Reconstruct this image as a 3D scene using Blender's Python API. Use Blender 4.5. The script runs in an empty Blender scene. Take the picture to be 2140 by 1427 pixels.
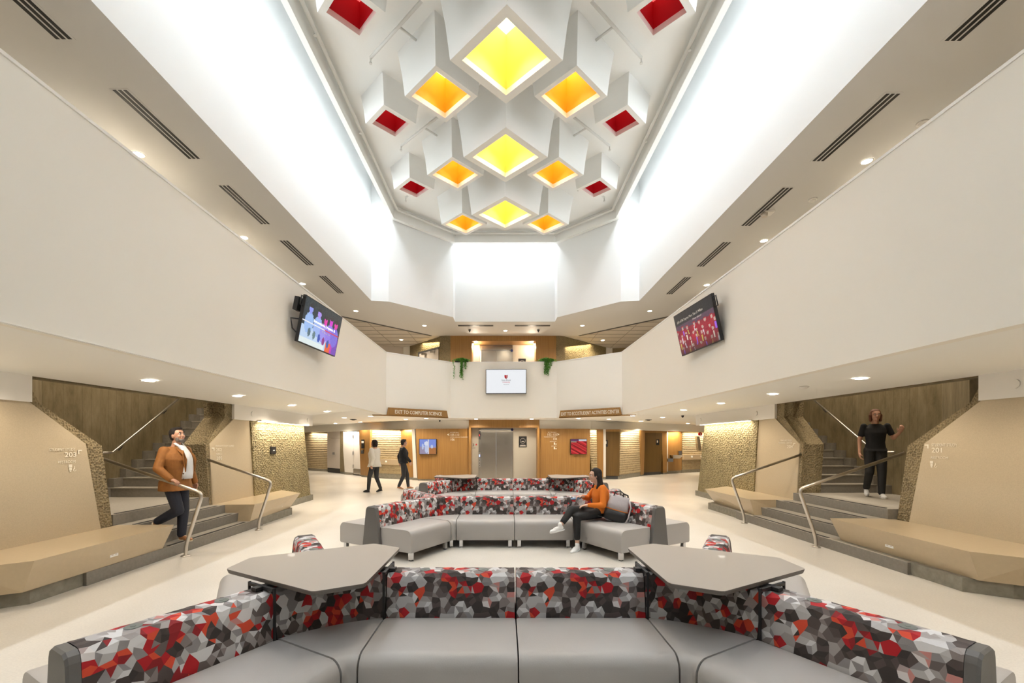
import bpy, bmesh, math, random
from mathutils import Vector as V, Matrix
random.seed(7)
S = bpy.context.scene
COL = S.collection
# ---------------------------------------------------------------- camera, world, exposure
cam = bpy.data.cameras.new('camera'); camo = bpy.data.objects.new('camera', cam); COL.objects.link(camo)
S.camera = camo
camo.location = (0, 0, 1.6); camo.rotation_euler = (math.pi/2, 0, 0)
cam.sensor_width = 36; cam.lens = 36*920/2140
cam.shift_x = (1070-1052)/2140; cam.shift_y = (924-713.5)/2140
cam.clip_start = 0.05; cam.clip_end = 200
w = bpy.data.worlds.new('world'); S.world = w; w.use_nodes = True
w.node_tree.nodes['Background'].inputs[0].default_value = (0.9, 0.95, 1, 1)
w.node_tree.nodes['Background'].inputs[1].default_value = 0.3
S.view_settings.view_transform = 'Standard'; S.view_settings.look = 'None'
S.view_settings.gamma = 1; S.view_settings.use_curve_mapping = False
S.view_settings.exposure = 0.52
S.cycles.use_denoising = True
S.cycles.max_bounces = 5; S.cycles.diffuse_bounces = 4; S.cycles.glossy_bounces = 2
S.cycles.use_light_tree = True
S.cycles.adaptive_threshold = .1; S.cycles.adaptive_min_samples = 16
S.cycles.transmission_bounces = 3; S.cycles.caustics_reflective = False; S.cycles.caustics_refractive = False
S.cycles.sample_clamp_indirect = 10
HC = 1.6; FP = 920.0
WARM = (1, .86, .68); WARM2 = (1, .78, .5); COOL = (.86, .93, 1)

def obj_light(name, kind, loc, energy, color, parent=None, **kw):
    l = bpy.data.lights.new(name, kind); l.energy = energy; l.color = color
    for k, v in kw.items():
        if k not in ('dir', 'xdir'): setattr(l, k, v)
    o = bpy.data.objects.new(name, l); COL.objects.link(o)
    d = V(kw.get('dir', (0, 0, -1))).normalized()
    if 'xdir' in kw:
        x = V(kw['xdir']).normalized(); z = -d; x = (x - z*x.dot(z)).normalized(); y = z.cross(x)
        m = Matrix((x, y, z)).transposed().to_4x4()
    else:
        m = d.to_track_quat('-Z', 'Y').to_matrix().to_4x4()
    m.translation = V(loc)
    o.matrix_world = m
    if parent:
        o.parent = parent; o.matrix_parent_inverse = Matrix.Translation(-parent.location)
        o.matrix_parent_inverse = (Matrix.Translation(parent.location) @ parent.rotation_euler.to_matrix().to_4x4()).inverted()
    return o

def strip(name, p0, p1, energy, color, d, wdt=.08, spread=180):
    p0, p1 = V(p0), V(p1)
    return obj_light(name, 'AREA', (p0+p1)/2, energy, color, shape='RECTANGLE', size=(p1-p0).length, size_y=wdt,
                     dir=d, xdir=(p1-p0), spread=math.radians(spread))

# cove lights above the ring beam of the light well (real LED strips hidden behind the beam)
strip('cove_light_left', (-3.73, -4.5, 9.02), (-3.73, 13.9, 9.02), 320, COOL, (-.3, 0, -1), .12)
strip('cove_light_right', (3.82, -4.5, 9.02), (3.82, 13.9, 9.02), 320, COOL, (.3, 0, -1), .12)
strip('cove_light_back', (-1.7, 15.98, 9.02), (1.8, 15.98, 9.02), 46, COOL, (0, .4, -1), .12)

# ---------------------------------------------------------------- helpers
MATS = {}
def nodes(name):
    m = bpy.data.materials.new(name); m.use_nodes = True
    nt = m.node_tree; b = nt.nodes['Principled BSDF']
    MATS[name] = m
    return m, nt, b
def N(nt, t, **kw):
    n = nt.nodes.new(t)
    for k, v in kw.items():
        if k in n.inputs: n.inputs[k].default_value = v
        else: setattr(n, k, v)
    return n
def mat(name, col, rough=.5, metal=0, spec=.5, coat=0, noise=0, nscale=8, bump=0, bscale=30, emit=None, estr=0, aniso=0):
    m, nt, b = nodes(name)
    c4 = (*col, 1)
    b.inputs['Base Color'].default_value = c4
    b.inputs['Roughness'].default_value = rough; b.inputs['Metallic'].default_value = metal
    b.inputs['Specular IOR Level'].default_value = spec; b.inputs['Coat Weight'].default_value = coat
    if emit:
        b.inputs['Emission Color'].default_value = (*emit, 1); b.inputs['Emission Strength'].default_value = estr
    if noise:
        g = N(nt, 'ShaderNodeNewGeometry'); n = N(nt, 'ShaderNodeTexNoise', Scale=nscale, Detail=4.0)
        nt.links.new(g.outputs['Position'], n.inputs['Vector'])
        r = N(nt, 'ShaderNodeMapRange'); r.inputs[1].default_value = .3; r.inputs[2].default_value = .7
        r.inputs[3].default_value = 1-noise; r.inputs[4].default_value = 1+noise*.6
        nt.links.new(n.outputs['Fac'], r.inputs[0])
        mx = N(nt, 'ShaderNodeMix', data_type='RGBA', blend_type='MULTIPLY'); mx.inputs[0].default_value = 1
        mx.inputs[6].default_value = c4
        nt.links.new(r.outputs[0], mx.inputs[7]); nt.links.new(mx.outputs[2], b.inputs['Base Color'])
    if bump:
        g = N(nt, 'ShaderNodeNewGeometry'); n = N(nt, 'ShaderNodeTexNoise', Scale=bscale, Detail=3.0)
        nt.links.new(g.outputs['Position'], n.inputs['Vector'])
        bp = N(nt, 'ShaderNodeBump', Strength=bump, Distance=.02)
        nt.links.new(n.outputs['Fac'], bp.inputs['Height']); nt.links.new(bp.outputs[0], b.inputs['Normal'])
    return m
def ramp(nt, stops, interp='LINEAR'):
    r = N(nt, 'ShaderNodeValToRGB'); cr = r.color_ramp; cr.interpolation = interp
    while len(cr.elements) < len(stops): cr.elements.new(.5)
    for e, (p, c) in zip(cr.elements, stops): e.position = p; e.color = (*c, 1)
    return r
def mapped(nt, scale):
    g = N(nt, 'ShaderNodeNewGeometry'); mp = N(nt, 'ShaderNodeMapping'); mp.inputs['Scale'].default_value = scale
    nt.links.new(g.outputs['Position'], mp.inputs[0]); return mp

def wood_mat(name, c1, c2, rough=.4):
    m, nt, b = nodes(name)
    mp = mapped(nt, (14, 14, .35))
    n = N(nt, 'ShaderNodeTexNoise', Scale=2.2, Detail=5.0, Roughness=.6); nt.links.new(mp.outputs[0], n.inputs['Vector'])
    r = ramp(nt, [(.3, c1), (.7, c2)]); nt.links.new(n.outputs['Fac'], r.inputs[0])
    nt.links.new(r.outputs[0], b.inputs['Base Color']); b.inputs['Roughness'].default_value = rough
    return m
def board_concrete(name):
    m, nt, b = nodes(name)
    mp = mapped(nt, (1.5, 1.5, .5))
    n = N(nt, 'ShaderNodeTexNoise', Scale=2.4, Detail=9.0, Roughness=.72); nt.links.new(mp.outputs[0], n.inputs['Vector'])
    r = ramp(nt, [(.25, (.13, .102, .052)), (.5, (.26, .21, .12)), (.75, (.38, .315, .20))]); nt.links.new(n.outputs['Fac'], r.inputs[0])
    # dark board joints every 15 cm along the wall
    g = N(nt, 'ShaderNodeNewGeometry'); sx = N(nt, 'ShaderNodeSeparateXYZ'); nt.links.new(g.outputs['Position'], sx.inputs[0])
    ad = N(nt, 'ShaderNodeMath', operation='ADD'); nt.links.new(sx.outputs[0], ad.inputs[0]); nt.links.new(sx.outputs[1], ad.inputs[1])
    ml = N(nt, 'ShaderNodeMath', operation='MULTIPLY'); nt.links.new(ad.outputs[0], ml.inputs[0]); ml.inputs[1].default_value = 6.0
    fr = N(nt, 'ShaderNodeMath', operation='FRACT'); nt.links.new(ml.outputs[0], fr.inputs[0])
    lt = N(nt, 'ShaderNodeMapRange'); lt.inputs[1].default_value = 0; lt.inputs[2].default_value = .06; lt.inputs[3].default_value = .62; lt.inputs[4].default_value = 1
    nt.links.new(fr.outputs[0], lt.inputs[0])
    mx = N(nt, 'ShaderNodeMix', data_type='RGBA', blend_type='MULTIPLY'); mx.inputs[0].default_value = 1
    nt.links.new(r.outputs[0], mx.inputs[6]); nt.links.new(lt.outputs[0], mx.inputs[7])
    nt.links.new(mx.outputs[2], b.inputs['Base Color']); b.inputs['Roughness'].default_value = .85
    bp = N(nt, 'ShaderNodeBump', Strength=.5, Distance=.02); nt.links.new(n.outputs['Fac'], bp.inputs['Height']); nt.links.new(bp.outputs[0], b.inputs['Normal'])
    return m
def hammered(name, c1, c2, rows=False, strength=1.0, scale=28):
    m, nt, b = nodes(name)
    mp = mapped(nt, (1, 1, 1.6 if rows else .8))
    n = N(nt, 'ShaderNodeTexVoronoi', Scale=float(scale), Randomness=.8); nt.links.new(mp.outputs[0], n.inputs['Vector'])
    n2 = N(nt, 'ShaderNodeTexNoise', Scale=5.0, Detail=4.0); nt.links.new(mp.outputs[0], n2.inputs['Vector'])
    ad = N(nt, 'ShaderNodeMath', operation='ADD'); nt.links.new(n.outputs['Distance'], ad.inputs[0]); nt.links.new(n2.outputs['Fac'], ad.inputs[1])
    r = ramp(nt, [(.45, c2), (1.05, c1)]); nt.links.new(ad.outputs[0], r.inputs[0])
    nt.links.new(r.outputs[0], b.inputs['Base Color']); b.inputs['Roughness'].default_value = .8
    h = n.outputs['Distance']
    if rows:
        wv = N(nt, 'ShaderNodeTexWave', bands_direction='Z', Scale=3.2, Distortion=1.2); wv.inputs['Detail Scale'].default_value = 3
        g = N(nt, 'ShaderNodeNewGeometry'); nt.links.new(g.outputs['Position'], wv.inputs['Vector'])
        a2 = N(nt, 'ShaderNodeMath', operation='ADD'); nt.links.new(wv.outputs['Fac'], a2.inputs[0]); nt.links.new(h, a2.inputs[1]); h = a2.outputs[0]
    bp = N(nt, 'ShaderNodeBump', Strength=strength, Distance=.03); nt.links.new(h, bp.inputs['Height']); nt.links.new(bp.outputs[0], b.inputs['Normal'])
    return m

mat('white_paint', (.88, .85, .78), .55)
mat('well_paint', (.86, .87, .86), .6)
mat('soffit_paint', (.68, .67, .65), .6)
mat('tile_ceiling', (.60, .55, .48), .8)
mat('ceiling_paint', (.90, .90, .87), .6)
mat('beige_laminate', (.55, .44, .29), .32, coat=.2, noise=.03, nscale=25)
mat('terrazzo_panel', (.56, .47, .33), .3, noise=.07, nscale=90)
mat('plinth_concrete', (.27, .25, .20), .8, noise=.2, nscale=14)
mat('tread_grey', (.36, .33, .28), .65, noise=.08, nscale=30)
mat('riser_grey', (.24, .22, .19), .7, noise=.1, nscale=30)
mat('riser_dark', (.13, .12, .11), .7)
mat('black_strip', (.02, .02, .02), .7)
mat('black', (.015, .015, .016), .45)
mat('dark_grey', (.06, .06, .06), .5)
mat('steel', (.62, .58, .53), .28, metal=1)
mat('tile_joint', (.40, .36, .31), .8)
mat('steel_brushed', (.46, .42, .36), .25, metal=1)
mat('chrome', (.75, .74, .72), .12, metal=1)
mat('fixture_white', (.85, .83, .79), .4)
mat('pipe_white', (.72, .71, .67), .5)
mat('white_plastic', (.86, .85, .82), .35)
mat('lens_glow', (1, 1, 1), .5, emit=(1, .93, .82), estr=14)
mat('strip_glow', (1, 1, 1), .5, emit=(1, .88, .66), estr=9)
mat('lettering', (.85, .80, .68), .5, emit=None)
mat('lettering_faint', (.88, .82, .70), .5)
mat('door_white', (.80, .76, .70), .4)
mat('elev_panel', (.52, .48, .40), .45)
mat('pinkish', (.66, .60, .54), .5)
mat('leather', (.42, .40, .385), .42, bump=.06, bscale=160)
mat('leather_dark', (.13, .125, .12), .5, bump=.05, bscale=160)
mat('table_top', (.40, .355, .31), .4, coat=.1)
mat('table_edge', (.16, .14, .125), .5)
mat('leaf', (.10, .30, .035), .5)
wood_mat('wood', (.29, .145, .038), (.38, .205, .06))
wood_mat('wood_dark', (.11, .06, .012), (.16, .088, .02))
board_concrete('board_concrete')
hammered('hammered_concrete', (.31, .25, .125), (.10, .078, .033), strength=1.0, scale=26)
hammered('rough_concrete', (.30, .235, .13), (.12, .09, .045), strength=.8, scale=38)
hammered('ribbed_concrete', (.47, .37, .21), (.22, .165, .085), rows=True, strength=.9, scale=26)

def floor_mat():
    m, nt, b = nodes('floor_terrazzo')
    g = N(nt, 'ShaderNodeNewGeometry')
    n = N(nt, 'ShaderNodeTexNoise', Scale=.55, Detail=4.0, Roughness=.55); nt.links.new(g.outputs['Position'], n.inputs['Vector'])
    n2 = N(nt, 'ShaderNodeTexNoise', Scale=60.0, Detail=2.0); nt.links.new(g.outputs['Position'], n2.inputs['Vector'])
    r = ramp(nt, [(.35, (.62, .585, .53)), (.68, (.71, .68, .625))]); nt.links.new(n.outputs['Fac'], r.inputs[0])
    r2 = ramp(nt, [(.4, (.93, .93, .93)), (.6, (1, 1, 1))]); nt.links.new(n2.outputs['Fac'], r2.inputs[0])
    mx = N(nt, 'ShaderNodeMix', data_type='RGBA', blend_type='MULTIPLY'); mx.inputs[0].default_value = 1
    nt.links.new(r.outputs[0], mx.inputs[6]); nt.links.new(r2.outputs[0], mx.inputs[7])
    nt.links.new(mx.outputs[2], b.inputs['Base Color']); b.inputs['Roughness'].default_value = .3
    b.inputs['Specular IOR Level'].default_value = .4
floor_mat()
def attr_mat(name, rough=.8, emis=0):
    m, nt, b = nodes(name); a = N(nt, 'ShaderNodeAttribute', attribute_name='Col')
    nt.links.new(a.outputs['Color'], b.inputs['Base Color']); b.inputs['Roughness'].default_value = rough
    if emis:
        b.inputs['Base Color'].default_value = (0, 0, 0, 1)
        nt.links.remove(b.inputs['Base Color'].links[0])
        nt.links.new(a.outputs['Color'], b.inputs['Emission Color']); b.inputs['Emission Strength'].default_value = emis
attr_mat('pattern_fabric', .75)
attr_mat('screen', .3, .62)
for cname, c, e in (('yellow', (1, .78, .2), 1.0), ('orange', (1, .48, .035), 1.0), ('red', (.55, .005, .02), .25)):
    mat('coffer_'+cname, c, .6)
    ec = {'yellow': (1, .9, .5), 'orange': (1, .66, .25), 'red': (.9, .1, .1)}[cname]
    mat('coffer_glow_'+cname, (.8, .8, .8), .6, emit=ec, estr=e*3)

class MB:
    def __init__(s): s.v = []; s.f = []; s.m = []; s.sm = []; s.c = []
    def add(s, vs, fs, mi=0, smooth=False, col=None):
        o = len(s.v); s.v += [tuple(v) for v in vs]
        for f in fs:
            s.f.append(tuple(i+o for i in f)); s.m.append(mi); s.sm.append(smooth); s.c.append(col)
        return s
    def box(s, lo, hi, mi=0):
        x0, y0, z0 = lo; x1, y1, z1 = hi
        vs = [(x0, y0, z0), (x1, y0, z0), (x1, y1, z0), (x0, y1, z0), (x0, y0, z1), (x1, y0, z1), (x1, y1, z1), (x0, y1, z1)]
        return s.add(vs, [(0, 3, 2, 1), (4, 5, 6, 7), (0, 1, 5, 4), (1, 2, 6, 5), (2, 3, 7, 6), (3, 0, 4, 7)], mi)
    def obox(s, c, sx, sy, sz, M=None, mi=0):
        M = M or Matrix.Identity(3); c = V(c); vs = []
        for z in (-1, 1):
            for x, y in ((-1, -1), (1, -1), (1, 1), (-1, 1)):
                vs.append(c + M @ V((x*sx/2, y*sy/2, z*sz/2)))
        return s.add(vs, [(0, 3, 2, 1), (4, 5, 6, 7), (0, 1, 5, 4), (1, 2, 6, 5), (2, 3, 7, 6), (3, 0, 4, 7)], mi)
    def loft(s, rings, cap=True, mi=0, smooth=False, closed=True):
        n = len(rings[0]); o = len(s.v); vs = [p for r in rings for p in r]; fs = []
        for k in range(len(rings)-1):
            for i in range(n if closed else n-1):
                j = (i+1) % n
                fs.append((k*n+i, k*n+j, (k+1)*n+j, (k+1)*n+i))
        if cap: fs.append(tuple(range(n))[::-1]); fs.append(tuple((len(rings)-1)*n+i for i in range(n)))
        return s.add(vs, fs, mi, smooth)
    def prism(s, pts, vec, mi=0):  # planar polygon pts extruded by vec
        vec = V(vec); return s.loft([[V(p) for p in pts], [V(p)+vec for p in pts]], True, mi)
    def cyl(s, p0, p1, r0, r1=None, n=20, mi=0, smooth=True):
        p0, p1 = V(p0), V(p1); r1 = r0 if r1 is None else r1; d = (p1-p0).normalized()
        a = d.orthogonal().normalized(); b = d.cross(a)
        R = [[p+(a*math.cos(t*2*math.pi/n)+b*math.sin(t*2*math.pi/n))*r for t in range(n)] for p, r in ((p0, r0), (p1, r1))]
        o = len(s.f); s.loft(R, True, mi, smooth); s.sm[-1] = s.sm[-2] = False
        return s
    def tube(s, path, r, n=12, mi=0, bend=0.0):
        path = [V(p) for p in path]
        if bend:
            q = [path[0]]
            for i in range(1, len(path)-1):
                a, b, c = path[i-1], path[i], path[i+1]
                e0 = b+(a-b).normalized()*bend; e1 = b+(c-b).normalized()*bend
                for t in range(7):
                    u = t/6; q.append(e0*(1-u)**2+b*2*u*(1-u)+e1*u*u)
            q.append(path[-1]); path = q
        R = []; a = None
        for i, p in enumerate(path):
            d = (path[min(i+1, len(path)-1)]-path[max(i-1, 0)]).normalized()
            a = d.orthogonal().normalized() if a is None else (a-d*a.dot(d)).normalized()
            b = d.cross(a)
            R.append([p+(a*math.cos(t*2*math.pi/n)+b*math.sin(t*2*math.pi/n))*r for t in range(n)])
        s.loft(R, True, mi, True); s.sm[-1] = s.sm[-2] = False
        return s
    def ball(s, c, r, M=None, mi=0, n=12, m=8):
        c = V(c); M = M or Matrix.Identity(3)
        if not hasattr(r, '__len__'): r = (r, r, r)
        R = []
        for k in range(1, m):
            th = math.pi*k/m
            R.append([c+M @ V((r[0]*math.sin(th)*math.cos(2*math.pi*i/n), r[1]*math.sin(th)*math.sin(2*math.pi*i/n), -r[2]*math.cos(th))) for i in range(n)])
        o = len(s.v); s.loft(R, False, mi, True)
        b = len(s.v); s.v.append(tuple(c+M @ V((0, 0, -r[2])))); s.v.append(tuple(c+M @ V((0, 0, r[2]))))
        for i in range(n):
            j = (i+1) % n
            s.f.append((b, o+j, o+i)); s.m.append(mi); s.sm.append(True); s.c.append(None)
            k = o+(m-2)*n
            s.f.append((b+1, k+i, k+j)); s.m.append(mi); s.sm.append(True); s.c.append(None)
        return s
    def build(s, name, mats, parent=None, world=True, recalc=True, bevel=0):
        me = bpy.data.meshes.new(name)
        off = V((0, 0, 0)); Mi = None
        if parent is not None and world:
            Mi = wmat(parent).inverted()
        vs = [Mi @ V(v) for v in s.v] if Mi else s.v
        me.from_pydata([tuple(v) for v in vs], [], s.f)
        if isinstance(mats, str): mats = [mats]
        for m in mats: me.materials.append(MATS[m])
        for p, mi, sm in zip(me.polygons, s.m, s.sm): p.material_index = mi; p.use_smooth = sm
        if any(c is not None for c in s.c):
            ca = me.color_attributes.new('Col', 'FLOAT_COLOR', 'CORNER')
            for p, c in zip(me.polygons, s.c):
                for li in p.loop_indices: ca.data[li].color = (*(c or (.5, .5, .5)), 1)
        if recalc:
            bm = bmesh.new(); bm.from_mesh(me); bmesh.ops.recalc_face_normals(bm, faces=bm.faces); bm.to_mesh(me); bm.free()
        me.update()
        o = bpy.data.objects.new(name, me); COL.objects.link(o)
        if parent is not None: o.parent = parent
        if bevel:
            bv = o.modifiers.new('bevel', 'BEVEL'); bv.width = bevel; bv.segments = 2; bv.limit_method = 'ANGLE'
        return o
def wmat(o):
    m = Matrix.Translation(o.location) @ o.rotation_euler.to_matrix().to_4x4()
    return wmat(o.parent) @ m if o.parent else m
def tag(o, label=None, cat=None, group=None, kind=None):
    if label: o['label'] = label
    if cat: o['category'] = cat
    if group: o['group'] = group
    if kind: o['kind'] = kind
    return o
def thing(name, label, cat, loc=(0, 0, 0), rz=0, group=None):
    o = bpy.data.objects.new(name, None); COL.objects.link(o); o.location = loc; o.rotation_euler = (0, 0, rz)
    o.empty_display_size = .1
    return tag(o, label, cat, group)
def struct(mb, name, mats, label, cat='wall', **kw):
    return tag(mb.build(name, mats, **kw), label, cat, kind='structure')
def kids(o): return [c for c in bpy.data.objects if c.parent is o]
def copy_tree(o, loc=None, rz=None, label=None, group=None, parent=None, ch=None):
    c = o.copy(); COL.objects.link(c)
    if parent is not None: c.parent = parent
    if loc is not None: c.location = loc
    if rz is not None: c.rotation_euler = (0, 0, rz)
    if label: c['label'] = label
    if group: c['group'] = group
    for k in kids(o): copy_tree(k, parent=c)
    return c
def text(body, size, origin, right, up, matname, parent=None, align='LEFT', depth=.001, name='lettering', spacing=1.0, bold=0, width=None):
    cu = bpy.data.curves.new('t', 'FONT'); cu.body = body; cu.size = size; cu.align_x = align; cu.extrude = depth
    cu.offset = bold; cu.space_character = spacing; cu.resolution_u = 3
    to = bpy.data.objects.new('t', cu)
    me = bpy.data.meshes.new_from_object(to)
    sx = 1.0
    if width:
        xs = [v.co.x for v in me.vertices]; sx = width/(max(xs)-min(xs))
    bpy.data.objects.remove(to); bpy.data.curves.remove(cu)
    r = V(right).normalized(); u = V(up).normalized(); n = r.cross(u)
    M = Matrix((r, u, n)).transposed().to_4x4(); M.translation = V(origin)
    if parent is not None: M = wmat(parent).inverted() @ M
    me.transform(M @ Matrix.Diagonal((sx, 1, 1, 1))); me.materials.clear(); me.materials.append(MATS[matname]); me.name = name
    o = bpy.data.objects.new(name, me); COL.objects.link(o)
    if parent is not None: o.parent = parent
    return o
def vpanel(mb, p0, p1, poly, thick, mi=0, away=None):
    """polygon given as (u along p0->p1 in metres or fraction, z) in a vertical plane; extruded away from the camera"""
    p0, p1 = V((*p0, 0)), V((*p1, 0)); d = p1-p0; L = d.length; d.normalize(); n = V((-d.y, d.x, 0))
    if away is None:
        if n.dot((p0+p1)/2) < 0: n = -n
    else:
        if n.dot(V((*away, 0))) < 0: n = -n
    pts = [p0+d*(u*L)+V((0, 0, z)) for u, z in poly]
    return mb.prism(pts, n*thick, mi)
def wallseg(p0, p1, z0, z1, thick, name, m, label, cat='wall', away=None):
    return struct(vpanel(MB(), p0, p1, [(0, z0), (1, z0), (1, z1), (0, z1)], thick, away=away), name, m, label, cat)
mat('white_glow', (.9, .9, .9), .5, emit=(1, 1, 1), estr=.8)
mat('logo_red', (.55, .01, .03), .5); mat('pink_print', (.75, .3, .32), .5)
for _n in ('screen', 'lens_glow', 'strip_glow', 'white_glow'): MATS[_n].cycles.emission_sampling = 'NONE'
# ---------------------------------------------------------------- the shell
ZL = 2.52; ZT = 4.57; ZU = 6.1; ZB = 8.74; ZC = 9.15
# floor
struct(MB().add([(-17, -9, 0), (17, -9, 0), (17, 29, 0), (-17, 29, 0)], [(0, 1, 2, 3)]), 'floor', 'floor_terrazzo', 'pale beige polished floor of the atrium', 'floor')
BAL = [(-3.8, -6), (-3.89, 14.6), (-1.97, 16.42), (1.98, 16.36), (3.93, 14.6), (4.02, -6)]
def balcony():
    names = ['wall_balcony_left', 'wall_balcony_left_corner', 'wall_balcony_back', 'wall_balcony_right_corner', 'wall_balcony_right']
    labs = ['long cream balcony parapet along the left side of the atrium', 'short angled balcony parapet above the left hanging sign',
            'central balcony parapet that carries the white screen', 'short angled balcony parapet above the right hanging sign',
            'long cream balcony parapet along the right side of the atrium']
    for i in range(5):
        a, b = BAL[i], BAL[i+1]
        out = V(((a[0]+b[0])/2, (a[1]+b[1])/2-7)) if 1 <= i <= 3 else V((1 if i > 2 else -1, 0))
        mb = vpanel(MB(), a, b, [(0, ZL-.01), (1, ZL-.01), (1, ZT), (0, ZT)], .13, away=(out.x, out.y))
        struct(mb, names[i], 'white_paint', labs[i])
        c = MB(); d = (V(b)-V(a)).normalized(); n = V((-d.y, d.x)); n = n if n.dot(out) > 0 else -n
        A, B = V(a)-n*.012, V(b)-n*.012; T = n*.16
        c.loft([[V((A.x, A.y, ZT)), V((A.x+T.x, A.y+T.y, ZT)), V((A.x+T.x, A.y+T.y, ZT+.03)), V((A.x, A.y, ZT+.03))],
                [V((B.x, B.y, ZT)), V((B.x+T.x, B.y+T.y, ZT)), V((B.x+T.x, B.y+T.y, ZT+.03)), V((B.x, B.y, ZT+.03))]])
        struct(c, f'trim_{i+1}', 'white_plastic', ['pale cap rail on the long left parapet', 'pale cap rail on the short left parapet', 'pale cap rail on the central parapet', 'pale cap rail on the short right parapet', 'pale cap rail on the long right parapet'][i], 'trim')
balcony()
# lower ceiling: flat ring plus gently sloping side strips down to the flank walls
SIDE = {-1: dict(s=1.0, wall=5.36, plinth=4.68, T=[4.64, 4.88, 5.12, 5.38], bf=4.6, zc=2.35, zb=2.055),
        1: dict(s=1.085, wall=5.86, plinth=4.92, T=[4.88, 5.15, 5.45, 5.75], bf=4.95, zc=2.42, zb=2.11)}
c = MB()
L, R = SIDE[-1], SIDE[1]
P = [(-3.8, -6, ZL), (-3.89, 14.6, ZL), (-1.97, 16.42, ZL), (1.98, 16.36, ZL), (3.93, 14.6, ZL), (4.02, -6, ZL),   # 0-5
     (-5.36, -6, L['zc']), (-5.36, 12.3, L['zc']), (5.86, -6, R['zc']), (5.86, 13.2, R['zc']),                     # 6-9
     (-13, 12.3, ZL), (-13, 27, ZL), (0, 27, ZL), (13, 27, ZL), (13, 13.2, ZL), (-3.86, 12.3, ZL), (3.96, 13.2, ZL),
     (-6.6, 14.4, ZL), (7.2, 15.4, ZL)]
c.add(P, [(0, 6, 7, 15), (15, 7, 17, 1), (7, 10, 17), (17, 10, 11), (1, 17, 11, 2), (2, 11, 12), (2, 12, 3), (3, 12, 13), (3, 13, 18, 4), (4, 18, 9, 16), (18, 13, 14), (9, 18, 14), (16, 9, 8, 5)])
c.add([(-3.8, -6, ZL), (4.02, -6, ZL), (5.86, -6, ZL), (5.86, -9, ZL), (-5.36, -9, ZL), (-5.36, -6, ZL)], [(0, 1, 2, 3, 4, 5)])
struct(c, 'ceiling_lower', 'ceiling_paint', 'white lower ceiling under the balcony', 'ceiling', recalc=False)
# upper floor slab seen only from above
c = MB().add([(-3.9, -6, 3.5), (-4.0, 14.6, 3.5), (-2, 16.5, 3.5), (2, 16.5, 3.5), (4.05, 14.6, 3.5), (4.1, -6, 3.5), (-5.0, 8, 3.5), (-5.4, -9, 3.5), (-12, 12, 3.5), (-12, 27, 3.5), (12, 27, 3.5), (12, 12, 3.5), (5.9, 12, 3.5), (5.9, -9, 3.5), (-5.4, 12, 3.5)],
             [(0, 7, 14, 1), (1, 14, 8, 9, 2), (2, 9, 10, 3), (3, 10, 11, 12, 4), (4, 12, 13, 5)])
struct(c, 'floor_upper', 'floor_terrazzo', 'floor of the upper gallery behind the parapets', 'floor')
# upper ceiling soffit ring
WELL = [(-4.2, -6), (-4.2, 14.0), (-3.67, 14.08), (-1.81, 15.86), (-1.80, 16.43), (1.92, 16.43), (1.94, 15.86), (3.76, 14.08), (4.32, 14.0), (4.32, -6)]
c = MB()
pts = [(*p, ZU) for p in WELL]
SO = [(-6.6, -6, ZU), (-6.6, 14.9, ZU), (-3.05, 18.6, ZU), (3.2, 18.6, ZU), (6.75, 14.9, ZU), (6.75, -6, ZU)]
c.add(pts+SO, [(0, 10, 11, 1), (1, 11, 12, 2), (2, 12, 3), (3, 12, 4), (4, 12, 13, 5), (5, 13, 6), (6, 13, 7), (7, 13, 14, 8), (8, 14, 15, 9)])
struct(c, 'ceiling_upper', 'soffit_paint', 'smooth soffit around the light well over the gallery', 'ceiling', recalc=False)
c = MB()
TO = [(-13, -6, ZU+.02), (-13, 27, ZU+.02), (0, 27, ZU+.02), (13, 27, ZU+.02), (13, -6, ZU+.02)]
si = [(x, y, z+.02) for x, y, z in SO]
c.add(si+TO, [(0, 6, 7, 1), (1, 7, 8, 2), (2, 8, 3), (3, 8, 9, 4), (4, 9, 10, 5)])
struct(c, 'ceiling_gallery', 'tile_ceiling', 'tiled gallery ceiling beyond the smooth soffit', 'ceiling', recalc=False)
# dark joint between soffit and tiles, and tile joints
c = MB()
for a, b in ((SO[0], SO[1]), (SO[1], SO[2]), (SO[3], SO[4]), (SO[4], SO[5])):
    a, b = V(a), V(b); d = (b-a).normalized(); n = V((-d.y, d.x, 0))*.05
    c.prism([a-n+V((0, 0, -.012)), b-n+V((0, 0, -.012)), b+n+V((0, 0, -.012)), a+n+V((0, 0, -.012))], (0, 0, .03))
struct(c, 'trim_6', 'dark_grey', 'dark slot line between soffit and tiled gallery ceiling', 'trim')
c = MB()
for sg in (-1, 1):
    for k in range(9):
        y = 15.3+k*.62
        c.box((sg*3.2 if sg > 0 else -9, y, ZU+.005), (9 if sg > 0 else -3.2, y+.012, ZU+.018))
    for k in range(5):
        x = sg*(3.9+k*1.22); c.box((x-.006, 14.6+abs(sg*k)*.0, ZU+.005), (x+.006, 22, ZU+.018))
struct(c, 'trim_7', 'tile_joint', 'thin joints of the gallery ceiling tiles', 'trim')
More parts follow.
